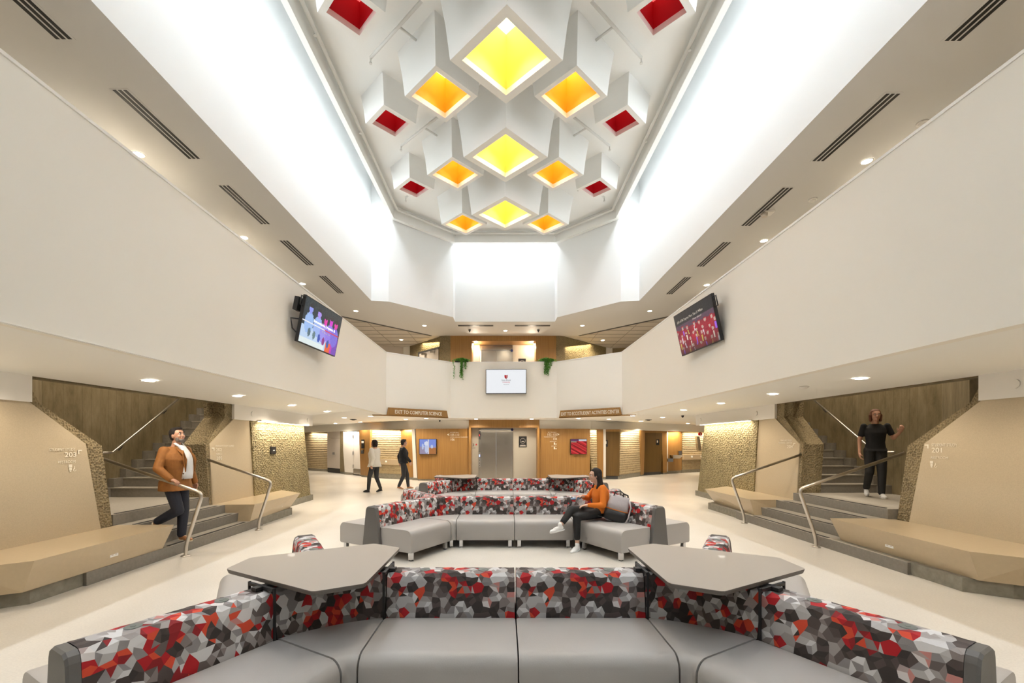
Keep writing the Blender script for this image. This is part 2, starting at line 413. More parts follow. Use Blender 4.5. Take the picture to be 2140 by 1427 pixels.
# light well walls
TOPW = 10.0
def wp(i, j, zb=ZU, zt=TOPW): return MB().add([(*WELL[i], zb), (*WELL[j], zb), (*WELL[j], zt), (*WELL[i], zt)], [(0, 1, 2, 3)])
wl = [('wall_well_left', 0, 1, 'long tall white wall of the light well, left side'), ('wall_well_left_return', 1, 2, 'narrow bright return at the left corner of the light well'),
      ('wall_well_left_corner', 2, 3, 'angled grey-white wall at the left end of the light well'), ('wall_well_back_return', 3, 4, 'thin left edge of the recessed back panel of the light well'),
      ('wall_well_back', 4, 5, 'bright recessed central panel at the back of the light well'), ('wall_well_back_return_right', 5, 6, 'thin right edge of the recessed back panel of the light well'),
      ('wall_well_right_corner', 6, 7, 'angled grey-white wall at the right end of the light well'), ('wall_well_right_return', 7, 8, 'narrow bright return at the right corner of the light well'),
      ('wall_well_right', 8, 9, 'long tall white wall of the light well, right side')]
for n, i, j, lab in wl: struct(wp(i, j, zt=(ZC if 'corner' in n else TOPW)), n, 'well_paint', lab)
# ring beam
RI = [(-3.49, -6), (-3.49, 14.02), (-1.74, 15.72), (1.86, 15.72), (3.58, 14.02), (3.58, -6)]
RO = [(-3.60, -6), (-3.60, 14.10), (-1.81, 15.86), (1.94, 15.86), (3.70, 14.10), (3.70, -6)]
c = MB()
for i in range(5):
    a, b, d, e = RI[i], RI[i+1], RO[i+1], RO[i]
    c.add([(*a, ZB), (*b, ZB), (*d, ZB), (*e, ZB), (*a, ZC+.01), (*b, ZC+.01), (*d, ZC+.01), (*e, ZC+.01)], [(0, 1, 2, 3), (0, 4, 5, 1), (3, 2, 6, 7), (4, 7, 6, 5)])
struct(c, 'trim_8', 'ceiling_paint', 'white ring beam around the coffered ceiling', 'trim')
# coffered ceiling slab and cove lid
struct(MB().add([(-3.6, -6, ZC), (3.7, -6, ZC), (3.7, 14.1, ZC), (1.94, 15.86, ZC), (-1.81, 15.86, ZC), (-3.6, 14.1, ZC)], [(0, 1, 2, 3, 4, 5)]), 'ceiling', 'ceiling_paint', 'white high ceiling between the hanging coffers', 'ceiling')
struct(MB().add([(-4.4, -6, TOPW), (4.5, -6, TOPW), (4.5, 17, TOPW), (-4.4, 17, TOPW)], [(0, 1, 2, 3)]), 'ceiling_cove', 'well_paint', 'hidden lid above the cove lights', 'ceiling')
# enclosure behind the camera and outer walls
struct(MB().add([(-13, -6, ZU), (13, -6, ZU), (13, -6, TOPW), (-13, -6, TOPW)], [(0, 1, 2, 3)]), 'wall_front', 'well_paint', 'end wall of the light well behind the viewer')
struct(MB().add([(-13, -6, 2.5), (13, -6, 2.5), (13, -6, ZU), (-13, -6, ZU)], [(0, 1, 2, 3)]), 'wall_front_gallery', 'white_paint', 'gallery wall behind the viewer')
struct(MB().add([(-6, -9, 0), (7, -9, 0), (7, -9, ZL), (-6, -9, ZL)], [(0, 1, 2, 3)]), 'wall_front_lower', 'white_paint', 'lower wall behind the viewer')
for sg in (-1, 1):
    nm = 'left' if sg < 0 else 'right'
    struct(MB().add([(sg*9, -6, 3.4), (sg*9, 17.5, 3.4), (sg*9, 17.5, ZU+.1), (sg*9, -6, ZU+.1)], [(0, 1, 2, 3)]), f'wall_gallery_{nm}', 'pinkish', f'outer wall of the {nm} gallery')
    struct(MB().add([(sg*13, 12, 0), (sg*13, 27, 0), (sg*13, 27, 2.6), (sg*13, 12, 2.6)], [(0, 1, 2, 3)]), f'wall_corridor_{nm}', 'white_paint', f'far side wall of the {nm} corridor')

# ---------------------------------------------------------------- flank walls, stairs, benches
def flank(sg):
    D = SIDE[sg]; s = D['s']; X = sg*D['wall']; nm = 'left' if sg < 0 else 'right'
    def py(lst, x=None): return [V((X if x is None else x, y*s, z)) for y, z in lst]
    zt = D['zb']
    # concrete flank walls with a hexagonal stair opening
    near = [(-9/s, 0), (6.06, 0), (6.06, .45), (5.90, 1.55), (5.10, zt), (4.95, D['zc']), (-9/s, D['zc'])]
    struct(MB().prism(py(near, X+sg*.02), (sg*.36, 0, 0)), f'wall_{nm}', 'rough_concrete', f'rough concrete wall edge before the {nm} stair')
    far = [(8.05, 0), (12.2, 0), (11.75, zt), (9.0, zt+.01), (8.66, D['zc']+.02), (8.66, D['zc']+1.2), (8.36, D['zc']+1.2), (8.36, zt+.12), (7.96, 1.56), (8.05, .45)]
    far = [(8.05, 0), (9.6, 0), (9.6, zt), (8.95, D['zc']+1.0), (8.42, D['zc']+1.0), (8.50, zt+.02), (7.95, 1.56), (8.05, .45)]
    struct(MB().prism(py(far, X+sg*.02), (sg*.40, 0, 0)), f'wall_{nm}_pier', 'rough_concrete', f'rough concrete pier beyond the {nm} stair')
    tx = [(9.5, 0), (12.2, 0), (11.75, zt), (9.3, zt)]
    struct(MB().prism(py(tx, X-sg*.03), (sg*.42, 0, 0)), f'wall_{nm}_textured', 'hammered_concrete', f'lit bush-hammered concrete wall on the {nm}, past the terrazzo panel')
    # plinth under it
    struct(MB().box(sorted_lo((X-sg*.07, 9.9*s, 0), (X+sg*.1, 12.24*s, .15)), sorted_hi((X-sg*.07, 9.9*s, 0), (X+sg*.1, 12.24*s, .15))), f'baseboard_{nm}', 'plinth_concrete', f'grey concrete base of the {nm} textured wall', 'baseboard')
    # terrazzo panels
    p1 = MB().prism(py([(-9/s, .40), (5.87, .40), (5.65, 1.58), (4.98, zt), (-9/s, zt)], X), (sg*.022, 0, 0))
    struct(p1, f'wall_{nm}_panel', 'terrazzo_panel', f'beige terrazzo wall panel nearest the viewer on the {nm}')
    p2 = MB().prism(py([(8.12, .40), (9.85, .40), (9.39, zt), (8.74, zt), (8.03, 1.56)], X), (sg*.022, 0, 0))
    struct(p2, f'wall_{nm}_panel_far', 'terrazzo_panel', f'beige terrazzo wall panel between the {nm} stair and the textured wall')
    # bulkhead boxes over the panels
    b1 = MB().box(*srt((X-sg*.03, -9, zt), (X+sg*.5, 4.98*s, D['zc']+.25)))
    struct(b1, f'wall_{nm}_bulkhead', 'fixture_white', f'white bulkhead above the near {nm} terrazzo panel')
    b2 = MB().prism([V((X-sg*.03, 8.72*s, zt)), V((X+sg*.34, 8.72*s, zt)), V((X+sg*.34, 12.3*s, zt)), V((X-sg*.03, 12.3*s, zt))], (0, 0, D['zc']-zt+.2))
    struct(b2, f'wall_{nm}_bulkhead_far', 'fixture_white', f'white bulkhead above the lit {nm} textured wall')
    for yy in ((4.62,) if sg < 0 else (4.62,)):
        tag(MB().cyl((X-sg*.03, yy*s, (zt+D['zc'])/2+.0), (X-sg*.045, yy*s, (zt+D['zc'])/2), .052).build('ceiling_speaker', 'fixture_white'), f'round white cover on the near {nm} bulkhead', 'speaker')
    for k, yy in enumerate((9.35, 12.0)):
        tag(MB().cyl((X-sg*.03, yy*s, (zt+D['zc'])/2), (X-sg*.045, yy*s, (zt+D['zc'])/2), .05).build('ceiling_speaker', 'fixture_white'),
            f'round white cover on the far {nm} bulkhead, {"nearer the stair" if k == 0 else "at its far end"}', 'speaker')
    # wall washer strip under the bulkhead
    t = thing('light_strip', f'glowing strip light grazing the {nm} textured concrete wall', 'light', (X-sg*.1, 10.6*s, zt+.02))
    MB().box(*srt((X-sg*.14, 9.5*s, zt-.005), (X-sg*.04, 11.85*s, zt+.03))).build('housing', 'fixture_white', t)
    MB().box(*srt((X-sg*.125, 9.52*s, zt-.014), (X-sg*.055, 11.83*s, zt-.006))).build('diffuser', 'strip_glow', t)
    strip('wash_light', (X-sg*.15, 9.5*s, zt-.03), (X-sg*.15, 11.8*s, zt-.03), 17, WARM, (sg*.25, 0, -1), .05, 150).parent = None
    # stairwell walls: board-formed concrete going up
    XW = sg*7.3*(1.0 if sg < 0 else 1.03)
    y0, y1 = 6.96*s, 12.2*s
    struct(MB().prism([V((XW, y0, 0)), V((XW, y1, 0)), V((XW, y1, 5.4)), V((XW, y0, 5.4))], (sg*.2, 0, 0)), f'wall_{nm}_stairwell', 'board_concrete', f'board-marked concrete wall behind the {nm} stair')
    xn = XW-sg*.9; yn = y0-1.3
    struct(MB().prism([V((XW, y0, 0)), V((xn, yn, 0)), V((xn, yn, 5.4)), V((XW, y0, 5.4))], (sg*.15, -.1, 0)), f'wall_{nm}_stairwell_near', 'board_concrete', f'board-marked concrete at the near end of the {nm} stairwell')
    struct(MB().box(*srt((X+sg*.3, y1-.1, 2.0), (XW, y1, 5.4))), f'wall_{nm}_stairwell_end', 'board_concrete', f'end wall at the top of the {nm} stairwell')
    struct(MB().box(*srt((X+sg*.34, 5.0, 5.3), (XW, y1, 5.4))), f'ceiling_stair_{nm}', 'ceiling_paint', f'ceiling high over the {nm} stairwell', 'ceiling')
    struct(MB().box(*srt((X+sg*.2, -9, D['zc']+.01), (X+sg*.34, y1, 5.4))), f'wall_{nm}_stairwell_side', 'board_concrete', f'inner side of the {nm} stairwell above the lower ceiling')
    obj_light('stair_light', 'AREA', ((X+XW)/2+sg*.1, 9.0*s, 5.2), 66, WARM, shape='RECTANGLE', size=1.0, size_y=3.0)
    obj_light('stair_light', 'AREA', ((X+XW)/2+sg*.1, 6.9*s, 5.2), 34, WARM, shape='RECTANGLE', size=.8, size_y=.8)
    # staircase
    st = thing('staircase', f'grey staircase rising behind the {nm} concrete opening', 'stairs', (X, 7.0*s, 0))
    T = D['T']; ya, yb = 6.12*s, 8.05*s
    YA = [4.4, 5.6, 5.9, 6.0]
    # lower wide steps
    for k in range(4):
        xa = sg*T[k]; xb = sg*(T[k+1]) if k < 3 else XW
        z = .15*(k+1)
        yl, yh = 6.07*s, yb
        if k == 0: yl, yh = 4.9*s, 8.5*s
        if k == 1: yl, yh = 5.4*s, 8.12*s
        if k == 2: yl, yh = 6.07*s, 8.12*s
        yh0 = {0: 8.1*s, 1: 8.1*s, 2: 8.05*s, 3: 8.02*s}[k]
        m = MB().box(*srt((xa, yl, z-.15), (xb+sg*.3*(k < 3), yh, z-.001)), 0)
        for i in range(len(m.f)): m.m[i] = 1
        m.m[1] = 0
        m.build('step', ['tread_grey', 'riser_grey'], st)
        MB().box(*srt((xa+sg*.03, 6.16*s, z-.002), (xa+sg*.075, yh0-.12, z+.004))).build('nosing_strip', 'black_strip', st)
    # main flight towards the back
    x0, x1 = X+sg*.30, XW-sg*.12
    y = 8.05*s; z = .6; td = .262*s
    for k in range(15):
        m = MB()
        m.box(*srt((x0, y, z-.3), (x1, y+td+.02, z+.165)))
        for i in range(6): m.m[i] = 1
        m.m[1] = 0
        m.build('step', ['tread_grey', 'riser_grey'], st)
        MB().box(*srt((x0, y-.012, z+.150), (x1, y+.03, z+.168))).build('nosing_edge', 'tread_grey', st)
        y += td; z += .165
    sk = MB()
    for k in range(15):
        yy = 8.05*s+k*td-.2*s; zz = .6+.165*k
        sk.box(*srt((XW-sg*.12, yy, max(.5, zz-.35)), (XW-sg*.002, yy+td, zz+.165)))
    sk.build('skirting', 'riser_grey', st)
    # benches
    BF = D['bf']; zt2 = .45
    def bench(pts_top, pts_bot, lab, outlets):
        b = thing('wall_bench', lab, 'bench', (sg*(BF+.4), sum(p[1] for p in pts_top)/len(pts_top)*s, .15))
        top = [V((sg*x, yy*s, zt2)) for x, yy in pts_top]; bot = [V((sg*x, yy*s, .15)) for x, yy in pts_bot]
        MB().loft([bot, top]).build('bench_body', 'beige_laminate', b)
        for (x, yy, ang) in outlets:
            fx = sg*x; q = MB(); q.box(*srt((fx-sg*.012, (yy-.055)*s, .245), (fx+sg*.03, (yy+.055)*s, .315)))
            o = q.build('outlet_plate', 'white_plastic', b)
            for dy in (-.025, .025):
                MB().box(*srt((fx-sg*.0135, (yy+dy-.012)*s, .262), (fx-sg*.011, (yy+dy+.012)*s, .298))).build('socket', 'pinkish', o)
        return b
    W = D['wall']+.0
    f = BF
    bench([(f, 6.15), (f-.05, 4.27), (f+.35, 3.95), (W, 3.90), (W, -.5), (W, 6.30)][0:3]+[(W, 3.78), (W, 6.12)],
          [(f+.06, 6.02), (f+.04, 4.25), (f+.38, 4.05), (W, 3.9), (W, 6.02)],
          f'long tan built-in bench with angled ends, nearest the viewer on the {nm}', [(f+.025, 5.22, 0)])
    bench([(f, 8.14), (f+.0, 9.98), (f+.98 if False else W, 10.6), (W, 8.08)],
          [(f+.05, 8.08), (f+.12, 9.72), (W, 10.2), (W, 8.08)],
          f'tan built-in bench beyond the {nm} stair, in front of the textured wall', [(f+.07, 9.25, 0)])
    # plinth
    pl = D['plinth']
    q = MB().prism([V((sg*pl, 9.75*s, 0)), V((sg*W, 10.25*s, 0)), V((sg*W, 8.1*s, 0)), V((sg*(T[0]+.0), 8.1*s, 0)), V((sg*pl, 8.1*s, 0))], (0, 0, .15))
    struct(q, f'baseboard_{nm}_bench_far', 'plinth_concrete', f'grey concrete plinth under the far {nm} bench', 'baseboard')
    q = MB().prism([V((sg*pl, 6.1*s, 0)), V((sg*pl, 4.35*s, 0)), V((sg*(pl+.3), 4.15*s, 0)), V((sg*W, 4.0*s, 0)), V((sg*W, 6.1*s, 0))], (0, 0, .15))
    struct(q, f'baseboard_{nm}_bench', 'plinth_concrete', f'grey concrete plinth under the near {nm} bench', 'baseboard')
    # free-standing handrails
    for k, yy in enumerate((6.18, 8.02)):
        Y = yy*s; bx = sg*(4.46 if sg < 0 else 4.76); tx_ = sg*(4.22 if sg < 0 else 4.5); wx = X+sg*(.25 if k == 0 else .34)
        slope = .342
        h = thing('handrail', f'bent steel tube handrail standing at the foot of the {nm} stair, {"near the viewer" if k == 0 else "on its far side"}', 'handrail', (bx, Y, 0))
        zt3 = .885
        MB().tube([(bx, Y, .01), (bx+sg*.0, Y, .14), (tx_, Y, zt3), (wx, Y, zt3+abs(wx-tx_)*slope)], .024, 16, bend=.09).build('rail_tube', 'steel', h)
        MB().cyl((bx, Y, 0), (bx, Y, .018), .062, .055, 24).build('base_flange', 'steel', h)
    h = thing('wall_handrail', f'steel handrail on the concrete wall of the {nm} stair', 'handrail', (XW, 8.2*s, 1.4))
    hx = XW-sg*.09
    MB().tube([(hx, 7.7*s, 1.41), (hx, 8.12*s, 1.41), (hx, 12.2*s, 1.41+4.08*s*.70)], .021, 14, bend=.03).build('rail_tube', 'steel', h)
    for yy in (8.35, 9.45, 10.9):
        z = 1.41+(yy-8.12)*s*.70
        b = MB().tube([(XW, yy*s, z-.09), (XW-sg*.05, yy*s, z-.085), (hx, yy*s, z-.015)], .009, 8); b.cyl((XW, yy*s, z-.09), (XW-sg*.012, yy*s, z-.09), .035)
        b.build('bracket', 'dark_grey', h)
def srt(a, b): return tuple(min(x, y) for x, y in zip(a, b)), tuple(max(x, y) for x, y in zip(a, b))
def sorted_lo(a, b): return srt(a, b)[0]
def sorted_hi(a, b): return srt(a, b)[1]
flank(-1); flank(1)
# ---------------------------------------------------------------- coffers hanging from the high ceiling
def coffer(cx, cy, H, ro, ri, colr, label, group):
    """square tube turned 45 degrees: ro/ri half diagonals of rim and opening, H height of the rim above the eye"""
    zb = HC+H; zt = ZC+.004; fl = .17*(zt-zb)/1.15
    t = thing('ceiling_coffer', label, 'coffer', (cx, cy, zb), group=group)
    def dm(r, z): return [V((cx+r, cy, z)), V((cx, cy+r, z)), V((cx-r, cy, z)), V((cx, cy-r, z))]
    m = MB(); rg = [dm(ri, zb), dm(ro, zb), dm(ro+fl*.45, zb+(zt-zb)*.5), dm(ro+fl*1.1, zt)]
    m.loft(rg, False); m.build('shaft', 'ceiling_paint', t, recalc=False)
    m = MB(); m.loft([dm(ri, zb), dm(ri, zb+.105)], False); m.build('rim_lip', 'fixture_white', t, recalc=False)
    m = MB(); m.loft([dm(ri+.012, zb+.105), dm(ri+.012, zt-.02)], False); m.build('coloured_lining', 'coffer_'+colr, t, recalc=False)
    m = MB(); m.add(dm(ri+.012, zt-.02), [(0, 1, 2, 3)]); m.build('glowing_panel', 'coffer_glow_'+colr, t, recalc=False)  # in red coffers the weak glow is added; they have no lamp
    if colr != 'red':
        obj_light('coffer_lamp', 'SPOT', (cx, cy, zt-.06), 230 if colr == "yellow" else 110, (1, .95, .86), spot_size=math.radians(78), spot_blend=.5, shadow_soft_size=.25)
AX = .05
yl = ['largest yellow-lined square coffer nearest the viewer', 'middle yellow-lined square coffer', 'farthest yellow-lined square coffer']
for k in range(3): coffer(AX, 7.38+2.51*k, 6.4, .945, .742, 'yellow', yl[k]+' on the ceiling centre line', 'yellow-lined ceiling coffers')
for k in range(3):
    for sg in (-1, 1):
        coffer(AX+sg*1.255, 8.53+2.51*k, 6.7, .705, .57, 'orange',
               f'orange-lined square coffer on the {"left" if sg < 0 else "right"}, {["nearest the viewer", "second from the viewer", "farthest from the viewer"][k]}', 'orange-lined ceiling coffers')
for k in range(3):
    for sg in (-1, 1):
        coffer(AX+sg*2.51, 7.12+2.49*k, 6.95, .55, .405, 'red',
               f'small red-lined square coffer on the {"left" if sg < 0 else "right"}, {["nearest the viewer", "middle one of its row", "farthest from the viewer"][k]}', 'red-lined ceiling coffers')
# nearer coffers whose shafts only just reach the picture's top edge
coffer(AX, 4.87, 6.4, .945, .742, 'yellow', 'yellow-lined coffer at the top edge, nearer than the largest visible one', 'yellow-lined ceiling coffers')
for sg in (-1, 1): coffer(AX+sg*1.255, 6.02, 6.7, .705, .57, 'orange', f'orange-lined coffer cut by the top edge on the {"left" if sg < 0 else "right"}', 'orange-lined ceiling coffers')
# sprinkler pipes
def pipe(path, r, label, drops=()):
    t = thing('sprinkler_pipe', label, 'pipe', path[0])
    MB().tube(path, r, 10, bend=.05).build('pipe', 'pipe_white', t)
    for d in drops:
        d = V(d); MB().cyl(d, d+V((0, 0, .1)), .014).cyl(d-V((0, 0, .02)), d, .028).build('sprinkler_head', 'pipe_white', t)
zp = ZC-.16
pipe([(-3.38, -2, zp), (-3.38, 13.98, zp), (-1.71, 15.58, zp), (1.83, 15.58, zp), (3.47, 13.98, zp), (3.47, -2, zp)], .04, 'long white pipe running round the inside of the ring beam',
     [(-3.38, 7.9, zp-.08), (-3.38, 10.4, zp-.08), (3.47, 8.2, zp-.08), (3.47, 10.7, zp-.08), (-1.71, 15.58, zp-.08), (1.83, 15.58, zp-.08)])
for sg in (-1, 1):
    nm = 'left' if sg < 0 else 'right'
    for k, (y, l) in enumerate(((8.46, 'nearest the viewer'), (10.98, 'middle one of its row'), (13.3, 'farthest from the viewer'))):
        a = (AX+sg*(2.6 if k < 2 else 3.0), y, zp); b = (AX+sg*(1.35 if k < 2 else 1.9), y-1.15, zp)
        pipe([a, b], .028, f'thin diagonal branch pipe under the high ceiling on the {nm}, {l}', [(a[0], a[1], a[2]-.1)])
        m = V(a)*.45+V(b)*.55
        pipe([m, m+V((-sg*.26, .26, -.005))], .022, f'short stub pipe off the {nm} branch pipe, {l}', [])

# ---------------------------------------------------------------- ceiling fixtures
_dl = {}
def downlight(x, y, z, energy, label, group, r=.075, spot=155, color=WARM):
    key = (round(z, 1) > 4)
    if key not in _dl:
        t = thing('downlight', label, 'ceiling light', (x, y, z), group=group)
        ring = MB(); n = 24
        R = [[(rr*math.cos(2*math.pi*i/n), rr*math.sin(2*math.pi*i/n), zz) for i in range(n)] for rr, zz in ((r+.018, 0), (r+.016, -.006), (r, -.006), (r-.004, -.002))]
        ring.loft(R, False, smooth=True).build('trim_ring', 'fixture_white', t, world=False)
        MB().add([((r-.002)*math.cos(2*math.pi*i/n), (r-.002)*math.sin(2*math.pi*i/n), -.003) for i in range(n)], [tuple(range(n))[::-1]]).build('lens', 'lens_glow', t, world=False, recalc=False)
        _dl[key] = t
    else:
        t = copy_tree(_dl[key], (x, y, z), label=label, group=group)
    l = bpy.data.lights.new('downlight_lamp', 'SPOT'); l.energy = energy; l.color = color; l.spot_size = math.radians(spot); l.spot_blend = .6; l.shadow_soft_size = .06
    o = bpy.data.objects.new('downlight_lamp', l); COL.objects.link(o); o.location = (x, y, z-.04)
    return t
ORD = ['nearest the viewer', 'second from the viewer', 'third from the viewer', 'fourth from the viewer', 'fifth from the viewer', 'farthest from the viewer']
UP = 75; LO = 34
for k, y in enumerate((6.88, 9.68, 12.5, 15.1)):
    downlight(-5.7 if k < 3 else -5.06, y, ZU-.002, UP, f'bright recessed downlight over the left gallery edge, {ORD[k]}', 'upper soffit downlights')
for k, y in enumerate((7.05, 9.83, 12.6, 15.1)):
    downlight(5.82 if k < 3 else 5.02, y, ZU-.002, UP, f'bright recessed downlight over the right gallery edge, {ORD[k]}', 'upper soffit downlights')
for x, y, l in ((-3.05, 17.0, 'left of centre'), (.08, 17.75, 'in the centre above the upper lift'), (3.05, 17.0, 'right of centre')):
    downlight(x, y, ZU-.002, UP, f'recessed downlight before the upper lift lobby, {l}', 'upper soffit downlights')
for x, y, l in ((-4.5, 19.4, 'left'), (4.4, 19.5, 'right')):
    downlight(x, y, ZU+.015, UP, f'small downlight in the tiled gallery ceiling on the {l}', 'gallery tile downlights')
for y in (4.1, 1.3, -1.5, -4):
    for x in (-5.7, 5.8): downlight(x, y, ZU-.002, UP, 'recessed downlight of the gallery row beside the viewer, outside the picture', 'upper soffit downlights')
def zlow(x):  # height of the sloping lower ceiling
    if x < -3.8: return ZL-(ZL-2.35)*min(1, (-3.8-x)/1.56)
    if x > 3.95: return ZL-(ZL-2.42)*min(1, (x-3.95)/1.91)
    return ZL
k = 0
for y in (5.85, 7.8, 9.8, 11.75):
    x = -4.72; downlight(x, y, zlow(x)-.004, LO, f'recessed downlight under the left balcony, {ORD[k]}', 'downlights under the left balcony'); k += 1
k = 0
for y in (6.0, 7.95, 9.85, 11.9):
    x = 4.88; downlight(x, y, zlow(x)-.004, LO, f'recessed downlight under the right balcony, {ORD[k]}', 'downlights under the right balcony'); k += 1
for x, y in ((-4.9, 4.1), (-4.9, 1.9), (-4.9, -.6), (5.1, 4.1), (5.1, 1.9), (5.1, -.6)):
    downlight(x, y, zlow(x)-.004, LO, 'recessed downlight under the balcony beside the viewer, outside the picture', 'downlights outside the picture')
BK = [(-6.0, 16.6, 'left, near the corridor mouth'), (-4.7, 15.6, 'left, close to the hanging sign'), (-3.9, 17.6, 'left, under the sign'), (-3.0, 17.1, 'left of the lift'),
      (-8.2, 21.5, 'far left'), (-6.5, 20.0, 'left, by the white doors'), (-1.08, 17.4, 'just left of the lift'), (1.12, 17.4, 'just right of the lift'),
      (2.9, 17.0, 'right of the lift'), (4.2, 17.5, 'right, under the sign'), (4.5, 15.3, 'right, close to the hanging sign'), (5.9, 16.3, 'right, near the corridor mouth'),
      (6.0, 19.2, 'right, before the restroom doors'), (9.0, 21.5, 'far right')]
for x, y, l in BK: downlight(x, y, ZL-.004, LO*1.7, f'recessed downlight in the back lobby ceiling, {l}', 'back lobby downlights')
# slot vents
_v = None
def vent(x, y, L, rz, label, wd=.2):
    global _v
    if _v is None:
        t = thing('slot_vent', label, 'vent', (x, y, ZU), group='linear slot diffusers')
        MB().box((-wd/2-.02, -L/2-.02, -.004), (wd/2+.02, L/2+.02, 0)).build('frame', 'soffit_paint', t, world=False)
        for q in (-1, 0, 1): MB().box((q*.068-.021, -L/2, -.008), (q*.068+.021, L/2, -.0045)).build('slot', 'black', t, world=False)
        _v = t
    else: t = copy_tree(_v, (x, y, ZU), rz, label)
    return t
for k, y in enumerate((4.23, 6.3, 8.39, 10.5, 12.6)):
    vent(-4.9, y, 1.36, 0, f'black slot vent in the left soffit, {ORD[k] if k < 4 else "farthest from the viewer"}')
for k, y in enumerate((4.25, 6.36, 8.46, 10.58, 12.68)):
    vent(5.03, y, 1.36, 0, f'black slot vent in the right soffit, {ORD[k] if k < 4 else "farthest from the viewer"}')
vent(-1.07, 16.98, 1.36, math.pi/2, 'slot vent in the soffit before the upper lift, left one'); vent(1.12, 16.98, 1.36, math.pi/2, 'slot vent in the soffit before the upper lift, right one')
def disc(x, y, z, r, h, label, cat, m='fixture_white', nm='smoke_detector', m2=None):
    t = thing(nm, label, cat, (x, y, z))
    MB().cyl((x, y, z-h*.5), (x, y, z), r*.96, r, 24).build('base', m, t)
    MB().ball((x, y, z-h*.5), (r*.62, r*.62, h*.7)).build('cap', m2 or m, t)
disc(5.73, 8.15, ZU, .07, .05, 'small round detector on the right soffit beside the gallery edge', 'detector')
t = thing('strobe_alarm', 'white ceiling alarm with a lens, on the right soffit', 'alarm', (5.15, 8.6, ZU))
MB().box((5.08, 8.53, ZU-.03), (5.27, 8.7, ZU)).build('base', 'fixture_white', t); MB().cyl((5.1, 8.6, ZU-.1), (5.1, 8.6, ZU-.03), .05, .06).build('lens_body', 'pinkish', t)
disc(5.9, 6.2, ZU, .07, .04, 'flat round cover on the right soffit near the gallery edge', 'detector', nm='sprinkler_cover')
disc(-5.8, 5.9, ZU, .06, .04, 'flat round cover on the left soffit near the gallery edge', 'detector', nm='sprinkler_cover')
disc(-5.85, 8.15, ZU, .06, .05, 'small round detector on the left soffit beside the gallery edge', 'detector')
disc(-1.35, 17.6, ZU, .05, .09, 'dark little sprinkler in the soffit left of the upper lift', 'sprinkler', 'dark_grey', 'sprinkler')
disc(1.4, 17.6, ZU, .05, .09, 'dark little sprinkler in the soffit right of the upper lift', 'sprinkler', 'dark_grey', 'sprinkler')
disc(4.75, 6.95, zlow(4.75), .07, .04, 'round smoke detector under the right balcony', 'detector')
disc(-2.5, 17.3, ZL, .06, .1, 'black dome camera on the back lobby ceiling under the left sign', 'camera', 'fixture_white', 'dome_camera', 'black')
disc(5.7, 14.0, 2.5, .07, .1, 'black dome camera under the right balcony near the textured wall', 'camera', 'fixture_white', 'dome_camera', 'black')
disc(-6.0, 17.6, ZL, .13, .04, 'dark round ceiling grille in the back lobby on the left', 'grille', 'dark_grey', 'round_grille')
disc(5.9, 17.9, ZL, .13, .04, 'dark round ceiling grille in the back lobby on the right', 'grille', 'dark_grey', 'round_grille')

# ---------------------------------------------------------------- back wall, lower level
ZF = 2.16
W1 = [(-1.42, 18.2), (-3.66, 18.7), (-4.55, 19.35), (-6.12, 20.2), (-6.78, 20.9), (-8.0, 22.0), (-9.45, 23.6), (-11.6, 25.4)]
fas = [(-1.42, 18.15), (-3.7, 18.75), (-11.8, 25.3)]; fasr = [(1.42, 18.15), (3.75, 18.85), (11.8, 24.4)]
for q, (f, nm) in enumerate(((fas, 'left'), (fasr, 'right'))):
    for i in range(2):
        wallseg(f[i], f[i+1], ZF, ZL+.01, .25, f'wall_back_fascia_{nm}', 'white_paint', f'pale bulkhead band above the back wall on the {nm}, {"by the lift" if i == 0 else "towards the corridor"}')
def seg(p0, p1, m, name, label, z0=.1, z1=ZF, th=.12, u=((0, 0), (1, 0)), base=True):
    poly = [(u[0][0], z0), (u[1][0], z0), (1+u[1][1], z1), (0+u[0][1], z1)]
    o = struct(vpanel(MB(), p0, p1, poly, th), name, m, label)
    if base:
        d = (V(p1)-V(p0)).normalized(); n = V((-d.y, d.x)); n = n if n.dot(V(p0)) > 0 else -n; n = n*.02
        struct(vpanel(MB(), (p0[0]+n.x, p0[1]+n.y), (p1[0]+n.x, p1[1]+n.y), [(0, 0), (1, 0), (1, z0), (0, z0)], th-.02), 'baseboard_back', 'plinth_concrete', 'grey base below the '+label, 'baseboard')
    return o
seg((-3.58, 18.4), (-1.40, 18.05), 'wood', 'wall_back_left', 'oak-veneered wall left of the lift', u=((0, -.04), (1, 0)), z0=.06)
seg((1.42, 18.05), (3.62, 18.4), 'wood', 'wall_back_right', 'oak-veneered wall right of the lift', z0=.06)
seg((-4.42, 19.0), (-3.85, 18.75), 'wood', 'wall_back_left_recess', 'lit oak panel in the recess left of the wall screen')
seg((-3.86, 18.62), (-3.62, 18.55), 'door_white', 'trim_back_left', 'slanted white edge beside the lit oak recess', u=((.25, -.1), (.95, -.55)))
seg((-6.1, 19.95), (-4.42, 18.98), 'ribbed_concrete', 'wall_back_left_concrete', 'lit rough concrete wall left of the oak recess', z0=.22)
seg((-11.6, 25.3), (-9.5, 23.9), 'ribbed_concrete', 'wall_back_far_left', 'lit rough concrete wall at the far left of the lobby', z0=.14)
seg((3.68, 18.72), (4.0, 18.75), 'ribbed_concrete', 'wall_back_right_sliver', 'slanted strip of rough concrete right of the oak wall', u=((.3, -.25), (1, -.1)), z0=.1)
seg((5.05, 19.0), (6.5, 20.75), 'ribbed_concrete', 'wall_back_right_concrete', 'lit rough concrete wall between the two dark doors', z0=.2)
seg((9.35, 23.0), (11.6, 24.2), 'ribbed_concrete', 'wall_back_far_right', 'lit rough concrete wall at the far right of the lobby', z0=.16)
